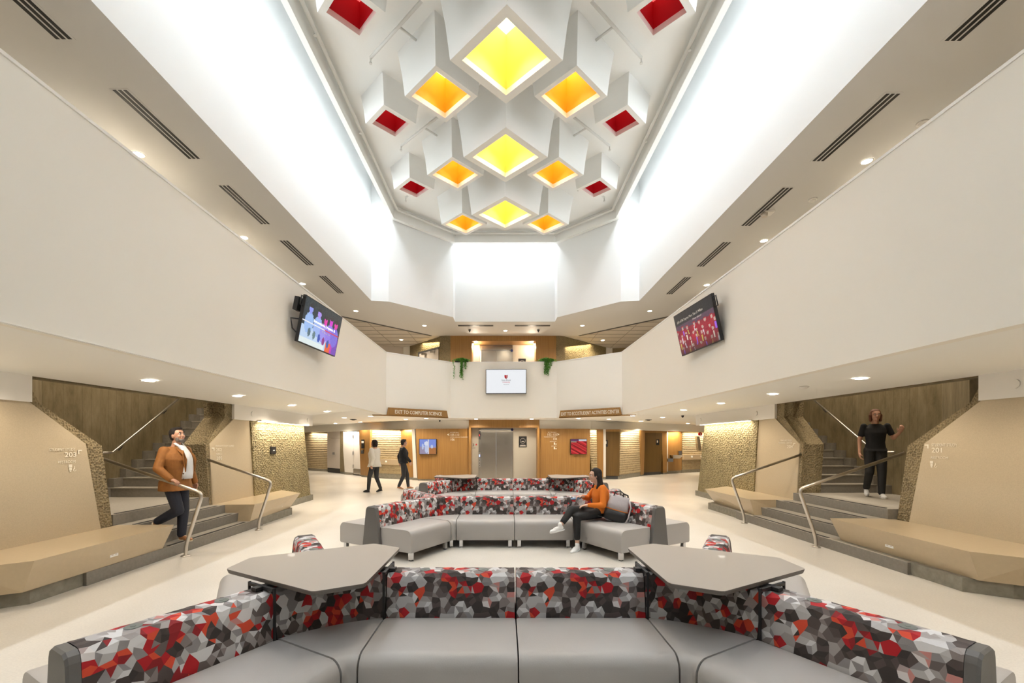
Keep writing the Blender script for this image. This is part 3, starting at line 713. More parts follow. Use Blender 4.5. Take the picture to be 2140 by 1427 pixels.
# backing wall so nothing is open behind the pieces
struct(vpanel(MB(), (-13, 27), (-1.5, 20.3), [(0, 0), (1, 0), (1, 2.5), (0, 2.5)], .1), 'wall_back_left_backing', 'wood_dark', 'dark backing wall behind the left lobby fronts')
struct(vpanel(MB(), (1.5, 20.3), (13, 26), [(0, 0), (1, 0), (1, 2.5), (0, 2.5)], .1), 'wall_back_right_backing', 'wood_dark', 'dark backing wall behind the right lobby fronts')
# slanted oak pylons
def pylon(x0, y0, x1, y1, label, t0=0, t1=0, b0=0, b1=0, m='wood', z0=.08):
    t = thing('oak_pylon', label, 'pylon', ((x0+x1)/2, (y0+y1)/2, 0))
    vpanel(MB(), (x0, y0), (x1, y1), [(0+b0, z0), (1+b1, z0), (1+t1, ZF), (0+t0, ZF)], .45).build('pylon_body', m, t, bevel=0)
    vpanel(MB(), (x0+.0, y0+.03), (x1, y1+.03), [(b0+.05, 0), (1+b1-.05, 0), (1+b1-.05, z0), (b0+.05, z0)], .38).build('plinth', 'plinth_concrete', t)
    return t
pp = pylon(-6.72, 20.55, -6.05, 19.85, 'tapered oak pylon with a call box, left of the lit concrete wall', b0=.12, b1=-.1, t0=-.05, t1=.12)
pylon(3.98, 18.9, 4.3, 18.95, 'tapered oak pylon before the first dark door', t0=-.2, b0=.15)
pylon(6.45, 20.65, 6.72, 20.95, 'tapered oak pylon left of the restroom door', t0=-.4, t1=.15, b0=.1, b1=-.2)
pylon(7.93, 22.0, 8.25, 22.2, 'tapered oak pylon right of the restroom door', t0=-.15, b0=.25, b1=0)
# call box on the left pylon
t = thing('call_box', 'small black and white call box on the left oak pylon', 'call box', (-6.5, 20.2, 1.5))
MB().box((-6.50, 20.14, 1.32), (-6.38, 20.2, 1.72)).build('case', 'black', t); MB().box((-6.49, 20.13, 1.56), (-6.39, 20.14, 1.66)).build('label_plate', 'white_plastic', t)
t = thing('wall_plate', 'small dark plate below the call box on the left oak pylon', 'wall plate', (-6.5, 20.2, 1.1)); MB().box((-6.52, 20.12, 1.08), (-6.40, 20.2, 1.24)).build('plate', 'dark_grey', t)
# white double doors
d = thing('door_1', 'white double door with steel hinges and slanted left edge, left lobby', 'door', (-7.4, 21.5, 0)); d['kind'] = 'structure'
vpanel(MB(), (-7.98, 21.95), (-7.30, 21.4), [(.14, .12), (1, .12), (1, 2.12), (-.02, 2.12), (-.02, 1.2)], .06).build('fixed_panel', 'door_white', d)
vpanel(MB(), (-7.28, 21.38), (-6.66, 20.85), [(0, .06), (1.0, .06), (.93, 2.12), (0, 2.12)], .05).build('door_leaf', 'door_white', d)
vpanel(MB(), (-7.28, 21.36), (-6.66, 20.83), [(0, .08), (1.0, .08), (.98, .32), (0, .32)], .012).build('kick_plate', 'steel_brushed', d)
for z in (.35, 1.0, 1.8): MB().box((-7.31, 21.32, z), (-7.27, 21.38, z+.16)).build('hinge', 'steel', d)
vpanel(MB(), (-8.0, 21.97), (-7.3, 21.42), [(.1, 0), (1, 0), (1, .12), (.12, .12)], .05).build('kick_base', 'plinth_concrete', d)
seg((-8.35, 22.5), (-7.9, 22.1), 'rough_concrete', 'wall_back_left_sliver', 'narrow concrete strip between the white cabinet front and white doors')
t = thing('cabinet', 'tall off-white cabinet front with a tapered right side and black toe space', 'cabinet', (-8.9, 23, 0))
vpanel(MB(), (-9.42, 23.55), (-8.28, 22.55), [(0, .24), (.97, .24), (1.06, 1.8), (0, 1.8)], .3).build('door', 'pinkish', t)
vpanel(MB(), (-9.42, 23.55), (-8.28, 22.55), [(0, 1.81), (1.06, 1.81), (1.06, ZF), (0, ZF)], .3).build('upper_panel', 'pinkish', t)
vpanel(MB(), (-9.42, 23.6), (-8.34, 22.65), [(0, 0), (.97, 0), (.97, .24), (0, .24)], .25).build('toe_kick', 'black', t)
MB().box((-8.93, 22.98, .95), (-8.85, 23.06, 1.08)).build('latch', 'steel', t)
# dark timber doors on the right
def darkdoor(n, p0, p1, label, plate):
    d = thing(f'door_{n}', label, 'door', (*p0, 0)); d['kind'] = 'structure'
    vpanel(MB(), p0, p1, [(0, .14), (.93, .14), (1, 1.1), (1, 2.06), (0, 2.06)], .06).build('door_leaf', 'wood_dark', d)
    vpanel(MB(), p0, p1, [(-.02, 2.06), (1.02, 2.06), (1.02, ZF), (-.02, ZF)], .2).build('header', 'wood', d)
    vpanel(MB(), (p0[0], p0[1]+.05), (p1[0], p1[1]+.05), [(0, 0), (.93, 0), (.93, .14), (0, .14)], .1).build('kick_base', 'dark_grey', d)
    (u, z) = plate
    a, b = V(p0), V(p1); q = a+(b-a)*u
    MB().box((q.x-.09, q.y-.035, z-.14), (q.x+.09, q.y-.005, z+.14)).build('sign_plate', 'black', d)
    MB().box((q.x-.03, q.y-.038, z-.02), (q.x+.03, q.y-.034, z+.09)).build('sign_symbol', 'lettering', d)
    return d
darkdoor(2, (4.42, 19.1), (5.05, 19.02), 'dark timber door nearest the lift on the right, with a black sign', (.02, 1.55))
darkdoor(3, (6.8, 21.3), (7.9, 21.9), 'dark timber restroom door with a small black sign, farther right', (.72, 1.6))
seg((4.26, 18.98), (4.42, 19.0), 'door_white', 'trim_back_right', 'narrow white jamb beside the first dark door')
seg((8.3, 22.35), (9.3, 22.95), 'wood', 'wall_back_right_recess', 'brightly lit oak niche with the drinking fountain', z0=.14)
seg((8.22, 22.3), (8.36, 22.36), 'door_white', 'trim_niche', 'lit white edge of the drinking fountain niche')
# drinking fountain
t = thing('drinking_fountain', 'steel drinking fountain on the lit oak niche', 'drinking fountain', (8.75, 22.3, .9))
MB().loft([[V((8.55+a, 22.2+b, .78)) for a, b in ((0, 0), (.35, 0), (.35, .35), (0, .35))], [V((8.5+a, 22.0+b, .95)) for a, b in ((0, 0), (.5, 0), (.5, .6), (0, .6))]]).build('basin', 'steel_brushed', t)
MB().box((8.9, 22.35, .95), (9.05, 22.5, 1.15)).build('bottle_filler', 'steel_brushed', t)
MB().box((8.3, 22.15, .62), (8.55, 22.35, .78)).build('lower_basin', 'steel_brushed', t)
# wall ledges
t = thing('wall_ledge', 'beige service rail with outlets on the left lit concrete wall', 'wall rail', (-5.2, 19.3, .8))
vpanel(MB(), (-6.0, 19.82), (-4.45, 18.92), [(0, .62), (1, .62), (1.02, .8), (.98, .86), (.02, .86), (-.02, .8)], .1).build('rail', 'beige_laminate', t)
for u in (.3, .55): MB().box((-6.0+1.55*u-.03, 19.82-.9*u-.03, .72), (-6.0+1.55*u+.04, 19.82-.9*u+.03, .79)).build('outlet', 'white_plastic', t)
t = thing('wall_ledge', 'beige service rail with outlets on the far right lit concrete wall', 'wall rail', (10.3, 23.3, .8))
vpanel(MB(), (9.4, 22.92), (11.3, 23.92), [(0, .68), (1, .68), (1, .95), (0, .95)], .1).build('rail', 'beige_laminate', t)
for u in (.27, .62): MB().box((9.4+1.9*u-.04, 22.9+1.0*u-.04, .8), (9.4+1.9*u+.04, 22.9+1.0*u+.02, .88)).build('outlet', 'white_plastic', t)
# fire extinguisher cabinet
t = thing('extinguisher_cabinet', 'tall slim grey cabinet under a red round marker, far right', 'cabinet', (10.3, 23.2, 1.1))
MB().prism([V((10.25, 23.1, 1.15)), V((10.45, 23.2, 1.15)), V((10.3, 23.12, 1.92)), V((10.12, 23.03, 1.92))], (-.05, .14, 0)).build('case', 'steel_brushed', t)
t = thing('fire_marker', 'small red round fire marker above the slim grey cabinet', 'sign', (10.25, 23.0, 2.02))
MB().cyl((10.3, 23.0, 2.03), (10.3, 23.1, 2.03), .09).build('disc', 'coffer_red', t); MB().box((10.285, 22.985, 1.98), (10.315, 23.0, 2.08)).build('symbol', 'lettering', t)
# lift, lower level
def lift(zf, y, yd, label, wx=1.38, zhead=2.15, ztop=ZL, lower=True):
    e = thing('elevator', label, 'elevator', (0.03, y, zf))
    c = .03
    x0, x1 = c-1.38, c+1.38
    m = MB()
    if lower:
        m.box((c-1.44, y, zf), (c-1.36, y+.85, ztop)); m.box((c+1.36, y, zf), (c+1.44, y+.85, ztop)); m.box((c-1.36, y, zf+zhead+.05), (c+1.36, y+.85, ztop))
    else:
        m.box((c-2.27, y, zf), (c-1.36, y+.85, ZU)); m.box((c+1.34, y, zf), (c+2.2, y+.85, ZU)); m.box((c-1.36, y, zf+2.38), (c+1.34, y+.85, ZU))
    m.build('oak_surround', 'wood', e)
    MB().box((x0+.02, yd, zf), (c-1.08, yd+.1, zf+zhead+.3)).build('side_panel', 'elev_panel', e)
    MB().box((c+.38, yd, zf), (x1-.02, yd+.1, zf+zhead+.3)).build('side_panel', 'elev_panel', e)
    f = MB(); f.box((c-1.08, yd-.03, zf), (c-.98, yd+.1, zf+zhead)); f.box((c+.30, yd-.03, zf), (c+.38, yd+.1, zf+zhead)); f.box((c-1.08, yd-.03, zf+zhead-.0), (c+.38, yd+.1, zf+zhead+(.05 if lower else .2)))
    f.build('door_frame', 'steel_brushed', e)
    for a, b in ((-.975, -.345), (-.335, .295)): MB().box((c+a, yd+.0, zf+.02), (c+b, yd+.04, zf+zhead-.01)).build('door_panel', 'steel_brushed', e)
    if lower:
        p = MB().box((c-1.075, yd-.045, zf+.55), (c-1.0, yd-.03, zf+1.18)).build('call_panel', 'steel', e)
        MB().box((c-1.06, yd-.05, zf+.98), (c-1.02, yd-.045, zf+1.08)).build('button', 'screen_blue', p)
        for z in (.62, .72, .84): MB().cyl((c-1.04, yd-.05, zf+z), (c-1.04, yd-.045, zf+z), .018).build('button', 'black', p)
        p = MB().box((c-1.075, yd-.045, zf+1.72), (c-1.0, yd-.03, zf+2.08)).build('floor_indicator', 'dark_grey', e)
        MB().box((c-1.05, yd-.05, zf+1.86), (c-1.03, yd-.045, zf+1.93)).build('red_arrow', 'red_glow', p)
    else:
        MB().box((c-1.07, yd-.045, zf+1.5), (c-1.0, yd-.03, zf+2.1)).build('floor_indicator', 'pinkish', e)
    q = MB().cyl((c+.34, yd-.05, zf+zhead-.02), (c+.34, yd-.03, zf+zhead-.02), .055).build('round_badge', 'navy', e)
    s = thing('lift_notice', f'black square notice beside the {"lower" if lower else "upper"} lift doors', 'sign', (c+.8, yd, zf+1.6))
    zz = zf+1.62 if lower else zf+1.55
    MB().box((c+.63, yd-.02, zz-.23), (c+.96, yd-.002, zz+.23)).build('plate', 'black', s)
    n = 24; mm = MB()
    for i in range(n):
        a0, a1 = 2*math.pi*i/n, 2*math.pi*(i+.7)/n
        mm.add([(c+.795+r*math.cos(a), yd-.022, zz+.04+r*math.sin(a)) for a, r in ((a0, .1), (a1, .1), (a1, .112), (a0, .112))], [(0, 1, 2, 3)])
    mm.box((c+.74, yd-.0225, zz+.0), (c+.85, yd-.0215, zz+.03)); mm.box((c+.66, yd-.0225, zz-.19), (c+.93, yd-.0215, zz-.165)); mm.box((c+.69, yd-.0225, zz-.15), (c+.9, yd-.0215, zz-.13))
    mm.build('notice_print', 'pinkish', s)
    return e
mat('screen_blue', (.1, .2, .8), .4, emit=(.5, .6, 1), estr=1.2); mat('red_glow', (.8, .02, .02), .4, emit=(1, .05, .05), estr=1.5); mat('navy', (.01, .02, .12), .4)
el = lift(0, 17.95, 18.7, 'steel lift doors in an oak surround on the lower level')
eu = lift(3.5, 18.6, 19.4, 'upper steel lift doors in an oak-lined lobby above the white screen', lower=False)
t = thing('floor_number', 'number 3 with a red star on the panel left of the lower lift', 'sign', (-1.25, 18.69, 1.5))
text('3', .17, (-1.32, 18.69, 1.43), (1, 0, 0), (0, 0, 1), 'black', t, name='numeral'); text('LOBBY', .05, (-1.33, 18.69, 1.34), (1, 0, 0), (0, 0, 1), 'dark_grey', t, name='caption')
m = MB(); m.add([(-1.15+.045*(1 if i % 2 == 0 else .45)*math.sin(i*math.pi/5), 18.688, 1.5+.055*(1 if i % 2 == 0 else .45)*math.cos(i*math.pi/5)) for i in range(10)], [tuple(range(10))]); m.build('star', 'coffer_red', t)
# upper lobby: corner lights and walls
for x, n_ in ((-1.3, 'left'), (1.32, 'right')):
    t = thing('spotlight', f'bright little spotlight in the {n_} corner of the upper lift lobby', 'ceiling light', (x, 18.75, 5.84))
    MB().cyl((x, 18.8, 5.80), (x, 18.8, 5.88), .045).build('can', 'fixture_white', t); MB().ball((x, 18.8, 5.79), .035).build('lens', 'lens_glow', t)
    obj_light('spot_lamp', 'POINT', (x*.93, 18.95, 5.7), 26, WARM, shadow_soft_size=.04)
obj_light('lift_lamp', 'AREA', (.03, 18.35, 2.12), 5, WARM, shape='RECTANGLE', size=2.2, size_y=.1)
def useg(p0, p1, m, name, label, z0=3.5, z1=ZU+.02, poly=None): return struct(vpanel(MB(), p0, p1, poly or [(0, z0), (1, z0), (1, z1), (0, z1)], .2), name, m, label)
useg((-2.72, 18.75), (-2.24, 18.62), 'rough_concrete', 'wall_upper_pier_left', 'concrete pier left of the upper lift lobby')
useg((2.24, 18.62), (2.62, 18.8), 'rough_concrete', 'wall_upper_pier_right', 'concrete pier right of the upper lift lobby')
useg((2.62, 18.82), (4.9, 21.0), 'hammered_concrete', 'wall_upper_right', 'brightly lit concrete wall right of the upper lift lobby')
useg((4.9, 21.0), (5.25, 21.2), 'white_paint', 'wall_upper_right_pillar', 'white pillar at the end of the upper lit wall')
useg((5.25, 21.2), (9, 20.5), 'rough_concrete', 'wall_upper_right_far', 'brown wall with a door behind the right parapet')
useg((-4.0, 20.3), (-2.74, 18.9), 'hammered_concrete', 'wall_upper_left', 'lit concrete wall over the door left of the upper lobby')
useg((-4.4, 20.7), (-4.0, 20.3), 'rough_concrete', 'wall_upper_left_pier', 'rough pier left of the upper steel door')
useg((-4.75, 20.9), (-4.4, 20.75), 'white_paint', 'wall_upper_left_pillar', 'beige pillar on the upper left')
useg((-9, 19.5), (-4.75, 20.9), 'pinkish', 'wall_upper_left_far', 'pale far wall of the left gallery')
d = thing('door_4', 'wide beige double door with closers under the lit wall, upper left', 'door', (-3.3, 19.5, 3.5)); d['kind'] = 'structure'
vpanel(MB(), (-3.84, 20.05), (-2.80, 18.90), [(0, 3.5), (1, 3.5), (1, 5.62), (0, 5.62)], .03).build('door_leaf', 'pinkish', d)
vpanel(MB(), (-3.88, 20.07), (-2.76, 18.84), [(0, 5.62), (1, 5.62), (1, 5.70), (0, 5.70)], .06).build('frame_head', 'dark_grey', d)
vpanel(MB(), (-3.90, 20.08), (-3.84, 20.02), [(0, 3.5), (1, 3.5), (1, 5.70), (0, 5.70)], .06).build('frame_jamb', 'dark_grey', d)
for u in (.3, .75): q = V((-3.84, 20.05))*(1-u)+V((-2.8, 18.9))*u; MB().box((q.x-.12, q.y-.16, 5.48), (q.x+.08, q.y-.04, 5.56)).build('door_closer', 'steel_brushed', d)
d = thing('door_5', 'brown door with a steel closer behind the right parapet', 'door', (5.7, 21.0, 3.5)); d['kind'] = 'structure'
vpanel(MB(), (5.4, 21.1), (6.5, 20.9), [(0, 3.5), (1, 3.5), (1, 5.62), (0, 5.62)], .04).build('door_leaf', 'wood_dark', d)
MB().box((5.5, 20.9, 5.42), (5.85, 21.02, 5.52)).build('door_closer', 'steel_brushed', d)
strip('wash_upper', (2.7, 18.78, 6.05), (4.9, 20.85, 6.05), 36, WARM2, (.2, .1, -1), .05, 150)
strip('wash_upper', (-3.95, 20.1, 6.05), (-2.8, 18.85, 6.05), 20, WARM2, (-.1, .1, -1), .05, 150)
strip('wash_lower', (-6.0, 19.75, 2.14), (-4.5, 18.88, 2.14), 30, WARM, (.1, .25, -1), .04, 150)
strip('wash_lower', (-4.3, 18.85, 2.14), (-3.9, 18.7, 2.14), 8, WARM2, (.1, .25, -1), .04, 150)
strip('wash_lower', (-11.4, 25.0, 2.14), (-9.6, 23.8, 2.14), 30, WARM, (.1, .25, -1), .04, 150)
strip('wash_lower', (-7.85, 21.7, 2.14), (-6.7, 20.7, 2.14), 22, (1, .88, .75), (.1, .25, -1), .04, 150)
strip('wash_lower', (5.2, 19.0, 2.14), (6.45, 20.5, 2.14), 22, WARM, (-.1, .25, -1), .04, 150)
strip('wash_lower', (3.72, 18.6, 2.14), (3.95, 18.62, 2.14), 5, WARM, (0, .25, -1), .04, 150)
strip('wash_lower', (8.4, 22.2, 2.14), (9.25, 22.75, 2.14), 22, WARM2, (-.1, .25, -1), .04, 150)
strip('wash_lower', (9.5, 22.9, 2.14), (11.4, 23.8, 2.14), 30, WARM, (-.1, .25, -1), .04, 150)
# wayfinding letters on the oak walls
t = thing('wall_lettering', 'white wayfinding letters 109-110 and 106 on the oak wall left of the lift', 'sign', (-2, 18.1, 1.9))
def on_back(sx, x): return 18.05+(abs(x)-1.4)*.16-.004
rr = (1, -.16, 0)
text('<', .16, (-2.32, on_back(-1, -2.35)+.0, 1.86), rr, (0, 0, 1), 'lettering', t, bold=.006)
text('LECTURE HALLS', .058, (-2.2, on_back(-1, -2.2), 1.985), rr, (0, 0, 1), 'lettering', t, width=.36)
text('109-110', .135, (-2.2, on_back(-1, -2.2), 1.86), rr, (0, 0, 1), 'lettering', t, width=.36)
text('ACTIVE LEARNING CLASSROOMS', .058, (-2.2, on_back(-1, -2.2), 1.79), rr, (0, 0, 1), 'lettering', t, width=.76)
text('106', .135, (-2.2, on_back(-1, -2.2), 1.67), rr, (0, 0, 1), 'lettering', t, width=.16)
t = thing('wall_lettering', 'white wayfinding letters 102-103, 104 and restrooms on the oak wall right of the lift', 'sign', (2, 18.1, 1.8))
rr = (1, .16, 0)
def rt(s, size, z, wdt): return text(s, size, (2.19-wdt, on_back(1, 2.19-wdt), z), rr, (0, 0, 1), 'lettering', t, width=wdt)
text('>', .16, (2.22, on_back(1, 2.2), 1.87), rr, (0, 0, 1), 'lettering', t, bold=.006)
rt('LECTURE HALLS', .058, 1.99, .36); rt('102-103', .135, 1.87, .40); rt('CLASSROOM SUPPORT', .058, 1.80, .52); rt('104', .135, 1.69, .16); rt('RESTROOM', .058, 1.61, .28); rt('RESTROOM', .05, 1.42, .21)
for z in (1.5, 1.31):
    m = MB().box((2.08, on_back(1, 2.1)-.004, z), (2.13, on_back(1, 2.1), z+.09)); m.box((2.15, on_back(1, 2.1), z), (2.19, on_back(1, 2.1)+.004, z+.05)); m.build('restroom_symbol', 'lettering', t)

# ---------------------------------------------------------------- lettering on the terrazzo panels
def icons(t, X, sg, Y, z, w_, r):
    f = V((0, r, 0)); o = V((X, Y, z))
    m = MB()
    for a, b, c, d_ in ((0, .055, .045, .09), (.006, .02, .04, .05), (.012, .0, .034, .017)):
        m.prism([o+f*a+V((0, 0, b)), o+f*c+V((0, 0, b)), o+f*c+V((0, 0, d_)), o+f*a+V((0, 0, d_))], (-sg*.001, 0, 0))
    n = 16
    for i in range(12):
        a0, a1 = math.pi*(.6+i*.12), math.pi*(.6+(i+1)*.12)
        m.prism([o+f*(.078+q*math.cos(a))+V((0, 0, .022+q*math.sin(a))) for a, q in ((a0, .014), (a1, .014), (a1, .02), (a0, .02))], (-sg*.001, 0, 0))
    m.prism([o+f*.072+V((0, 0, .03)), o+f*.08+V((0, 0, .03)), o+f*.08+V((0, 0, .065)), o+f*.072+V((0, 0, .065))], (-sg*.001, 0, 0))
    m.build('restroom_symbol', 'lettering_faint', t)
def arrow(t, X, sg, Y, z, r, flip=1, sz=.055, k=1.0):
    f = V((0, r*flip*k, 0)); o = V((X, Y, z)); a = .018
    MB().prism([o, o+f*sz, o+f*sz+V((0, 0, -a)), o+f*a+V((0, 0, -a)), o+f*a+V((0, 0, -sz)), o+V((0, 0, -sz))], (-sg*.001, 0, 0)).build('arrow', 'lettering', t)
XL = -5.36+.006; XR = 5.86-.006
t = thing('wall_lettering', 'pale letters STUDENT STUDY 203 RESTROOM on the near left terrazzo panel', 'sign', (XL, 5.4, 1.5))
text('STUDENT STUDY', .052, (XL, 5.19, 1.493), (0, 1, 0), (0, 0, 1), 'lettering_faint', t, width=.315)
text('203', .085, (XL, 5.37, 1.418), (0, 1, 0), (0, 0, 1), 'lettering_faint', t, width=.145, bold=.001)
text('RESTROOM', .048, (XL, 5.29, 1.343), (0, 1, 0), (0, 0, 1), 'lettering_faint', t, width=.215)
icons(t, XL, -1, 5.42, 1.235, 0, 1); arrow(t, XL, -1, 5.54, 1.505, 1)
t = thing('wall_lettering', 'pale letters STUDENT STUDY 201 RESTROOM on the near right terrazzo panel', 'sign', (XR, 5.9, 1.5))
text('STUDENT STUDY', .056, (XR, 6.02, 1.545), (0, -1, 0), (0, 0, 1), 'lettering_faint', t, width=.34)
text('201', .092, (XR, 6.02, 1.462), (0, -1, 0), (0, 0, 1), 'lettering_faint', t, width=.14, bold=.001)
text('RESTROOM', .052, (XR, 6.03, 1.375), (0, -1, 0), (0, 0, 1), 'lettering_faint', t, width=.23)
icons(t, XR, 1, 6.04, 1.255, 0, -1); arrow(t, XR, 1, 6.06, 1.57, -1, -1)
t = thing('wall_lettering', 'pale letters 202 and 205 on the terrazzo panel beyond the left stair', 'sign', (XL, 8.3, 1.5))
text('GRADUATE STUDY LOUNGE', .05, (XL, 8.18, 1.512), (0, 1, 0), (0, 0, 1), 'lettering_faint', t, width=.56)
text('202', .09, (XL, 8.2, 1.43), (0, 1, 0), (0, 0, 1), 'lettering_faint', t, width=.165)
text('OFFICE', .05, (XL, 8.2, 1.36), (0, 1, 0), (0, 0, 1), 'lettering_faint', t, width=.16)
text('205', .09, (XL, 8.21, 1.27), (0, 1, 0), (0, 0, 1), 'lettering_faint', t, width=.165); arrow(t, XL, -1, 8.155, 1.50, 1, -1, k=1.4)
t = thing('wall_lettering', 'pale letters with number 204 on the terrazzo panel beyond the right stair', 'sign', (XR, 9, 1.5))
text('GRADUATE STUDY', .05, (XR, 9.3, 1.62), (0, -1, 0), (0, 0, 1), 'lettering_faint', t, width=.37)
text('TRAINING CENTER', .05, (XR, 9.38, 1.57), (0, -1, 0), (0, 0, 1), 'lettering_faint', t, width=.45)
text('204', .09, (XR, 9.09, 1.48), (0, -1, 0), (0, 0, 1), 'lettering_faint', t, width=.18); arrow(t, XR, 1, 8.89, 1.585, -1, 1, k=1.2)
# dark wall boxes on textured walls
t = thing('wall_box', 'small dark control box on the left textured concrete wall', 'wall box', (-5.3, 10.15, 1.4))
MB().box((-5.335, 10.05, 1.33), (-5.39+.09, 10.27, 1.50)).build('case', 'black', t); MB().box((-5.299, 10.13, 1.40), (-5.295, 10.2, 1.425)).build('label_plate', 'white_plastic', t)

# ---------------------------------------------------------------- hanging oak signs
def hsign(a, b, txt, label, side):
    a, b = V(a), V(b); d = (b-a).normalized(); n = V((d.y, -d.x, 0)); 
    if n.y > 0: n = -n
    L = (b-a).length
    t = thing('hanging_sign', label, 'sign', tuple((a+b)/2))
    z0, z1 = 2.485, 2.755
    q = [a+V((0, 0, z0)), b+V((0, 0, z0)), b-d*.06+V((0, 0, z1)), a+d*.06+V((0, 0, z1))]
    e = d if side > 0 else -d
    m = MB(); m.loft([q, [p-n*.03 for p in q]]); m.build('face_board', 'wood', t)
    if side < 0: w_ = [a, b, b-n*.12, a-d*.35-n*.35]
    else: w_ = [b, a, a-n*.12, b+d*.35-n*.35]
    m = MB().prism([p+V((0, 0, z0)) for p in w_], (0, 0, .03)); m.build('bottom_board', 'wood', t)
    c = (a+b)/2
    W_ = L*.76 if len(txt) < 25 else L*.93
    st = a+d*(L-W_)/2+n*.004+V((0, 0, 2.565))
    text(txt, .17, st, d, (0, 0, 1), 'lettering', t, width=W_, bold=.002)
hsign((-3.86, 14.56, 0), (-2.02, 16.14, 0), 'EXIT TO COMPUTER SCIENCE', 'oak sign reading EXIT TO COMPUTER SCIENCE under the left balcony corner', -1)
hsign((2.03, 16.08, 0), (3.90, 14.52, 0), 'EXIT TO ECC/STUDENT ACTIVITIES CENTER', 'oak sign reading EXIT TO ECC/STUDENT ACTIVITIES CENTER under the right balcony corner', 1)

# ---------------------------------------------------------------- screens
def screen(loc, right, up, W, H, paint, label, nm='television', depth=.06, nx=72, ny=40, mount=None, glow='screen'):
    r, u = V(right).normalized(), V(up).normalized(); n = r.cross(u); u = n.cross(r)
    t = thing(nm, label, 'television', loc); c = V(loc)
    M = Matrix((r, u, n)).transposed()
    bz = .018
    MB().obox(c-n*depth/2, W, H, depth, M).build('casing', 'black', t, bevel=.004)
    m = MB(); w_, h_ = W/2-bz, H/2-bz
    for j in range(ny):
        for i in range(nx):
            x0, x1, y0, y1 = -w_+2*w_*i/nx, -w_+2*w_*(i+1)/nx, -h_+2*h_*j/ny, -h_+2*h_*(j+1)/ny
            col = paint((i+.5)/nx, (j+.5)/ny)
            m.add([c+n*.002+r*x+u*y for x, y in ((x0, y0), (x1, y0), (x1, y1), (x0, y1))], [(0, 1, 2, 3)], col=col)
    m.build('display', glow, t, recalc=False)
    if mount:
        a = V(mount); MB().tube([c-n*depth, c-n*(depth+.08), a], .025, 8).build('wall_arm', 'black', t)
        MB().obox(a, .04, .3, .3, None).build('wall_plate', 'black', t)
    return t, M, c, n, r, u
def ell(x, y, cx, cy, rx, ry): return ((x-cx)/rx)**2+((y-cy)/ry)**2 < 1
def p_left(x, y):
    R = random.random()*.04
    c = (.01, .03, .045) if y > .4 else (.55, .72, .95)
    if x > .68 and y <= .4: c = (.55, .02, .5) if x < .86 else (.18, .04, .5)
    if .66 < x < .80 and y < .22: c = (.9, .12, .02)
    ppl = [(.16, .78, (.30, .35, .95), (.35, .55, .95)), (.38, .78, (.45, .3, .95), (.35, .5, .95)), (.57, .70, (.85, .03, .45), (.35, .3, .9)), (.72, .74, (.75, .02, .7), (.3, .2, .85)), (.87, .72, (.85, .02, .4), (.2, .15, .75))]
    for px, py, f, b in ppl:
        if ell(x, y, px, py-.30, .11, .24): c = b
        if ell(x, y, px, py, .045, .10): c = f
        if ell(x, y, px, py+.085, .045, .05): c = (.01, .01, .02)
    for q in range(5):
        if ell(x, y, .2+q*.13, .28-.02*q, .035, .1): c = [(.08, .16, .2), (.12, .22, .25), (.02, .08, .5), (.3, .02, .25), (.02, .1, .4)][q]
    if y < .12 and x < .62: c = (.8, .9, .9)
    if .475 < y < .495: c = (.9, .9, .95) if x < .58 else (.8, .02, .05)
    return tuple(min(1, v+R) for v in c)
def p_right(x, y):
    rnd = random.random()
    c = (.30, .0, .025)
    if y > .72: c = (.012, .014, .02)
    elif y > .60: c = (.10, .05, .09)
    for row in range(4):
        for q in range(7):
            h1 = math.sin(q*12.9+row*78.2)*43.7; h1 -= math.floor(h1); h2 = math.sin(q*39.3+row*11.1)*43.7; h2 -= math.floor(h2)
            px = .04+q*.145+(.07 if row % 2 else 0)+(h1-.5)*.07; py = .60-row*.15+(h2-.5)*.09
            if ell(x, y, px, py-.10, .06, .11): c = (.46*(.5+h1*.6), .003, .03)
            if abs(x-px-(y-py)*(h1-.5)*.3) < .008+.008*h2 and py-.17-.08*h1 < y < py-.06 and h2 > .25: c = [(.8, .75, .6), (.35, .12, .8), (.7, .6, .1), (.75, .7, .75)][(q+row*3) % 4]
            if ell(x, y, px, py, .024, .045): c = (.55, .38, .32)
            if abs(x-px) < .035 and py+.03 < y < py+.06: c = (.42, .0, .02)
    k = min(1, .25+y*2.2)
    return tuple(max(0, v*k+rnd*.02) for v in c)
def p_sl(x, y):
    c = (.22, .30, .75) if y > .5 else (.35, .30, .42)
    if x > .55 and y < .42: c = (.45, .18, .06)
    if ell(x, y, .42, .42, .1, .4) or ell(x, y, .2, .5, .07, .2) or ell(x, y, .75, .5, .06, .15): c = (.55, .62, .85)
    if ell(x, y, .42, .72, .14, .14): c = (.75, .78, .9)
    if .5 < x < .56: c = (.7, .7, .8)
    return c
def p_sr(x, y):
    c = (.45, .01, .02)
    if (x+y*1.7) % .4 < .12: c = (.75, .05, .06)
    if (x*.6+y) % .33 < .07: c = (.15, 0, .005)
    if y > .88: c = (.12, .03, .12) if x < .5 else (.6, .6, .65)
    if .8 < y < .88 and x < .35: c = (.3, .25, .2)
    return c
def p_white(x, y): return (.93, .95, .98)
tl = screen((-3.57, 8.66, 3.84), (.11, 1.34, 0), (.17, 0, .83), 1.46, .855, p_left, 'tilted television showing a blue and magenta group picture on the left parapet', mount=(-3.82, 8.55, 3.9), glow='screen')
t, M, c, n, r, u = tl
text('Innovation, Impact &', .075, c+n*.006-r*.34+u*.04, r, u, 'white_glow' if 'white_glow' in MATS else 'white_plastic', t, width=.85)
text('More', .05, c+n*.006+r*.02-u*.075, r, u, 'white_plastic', t, width=.3)
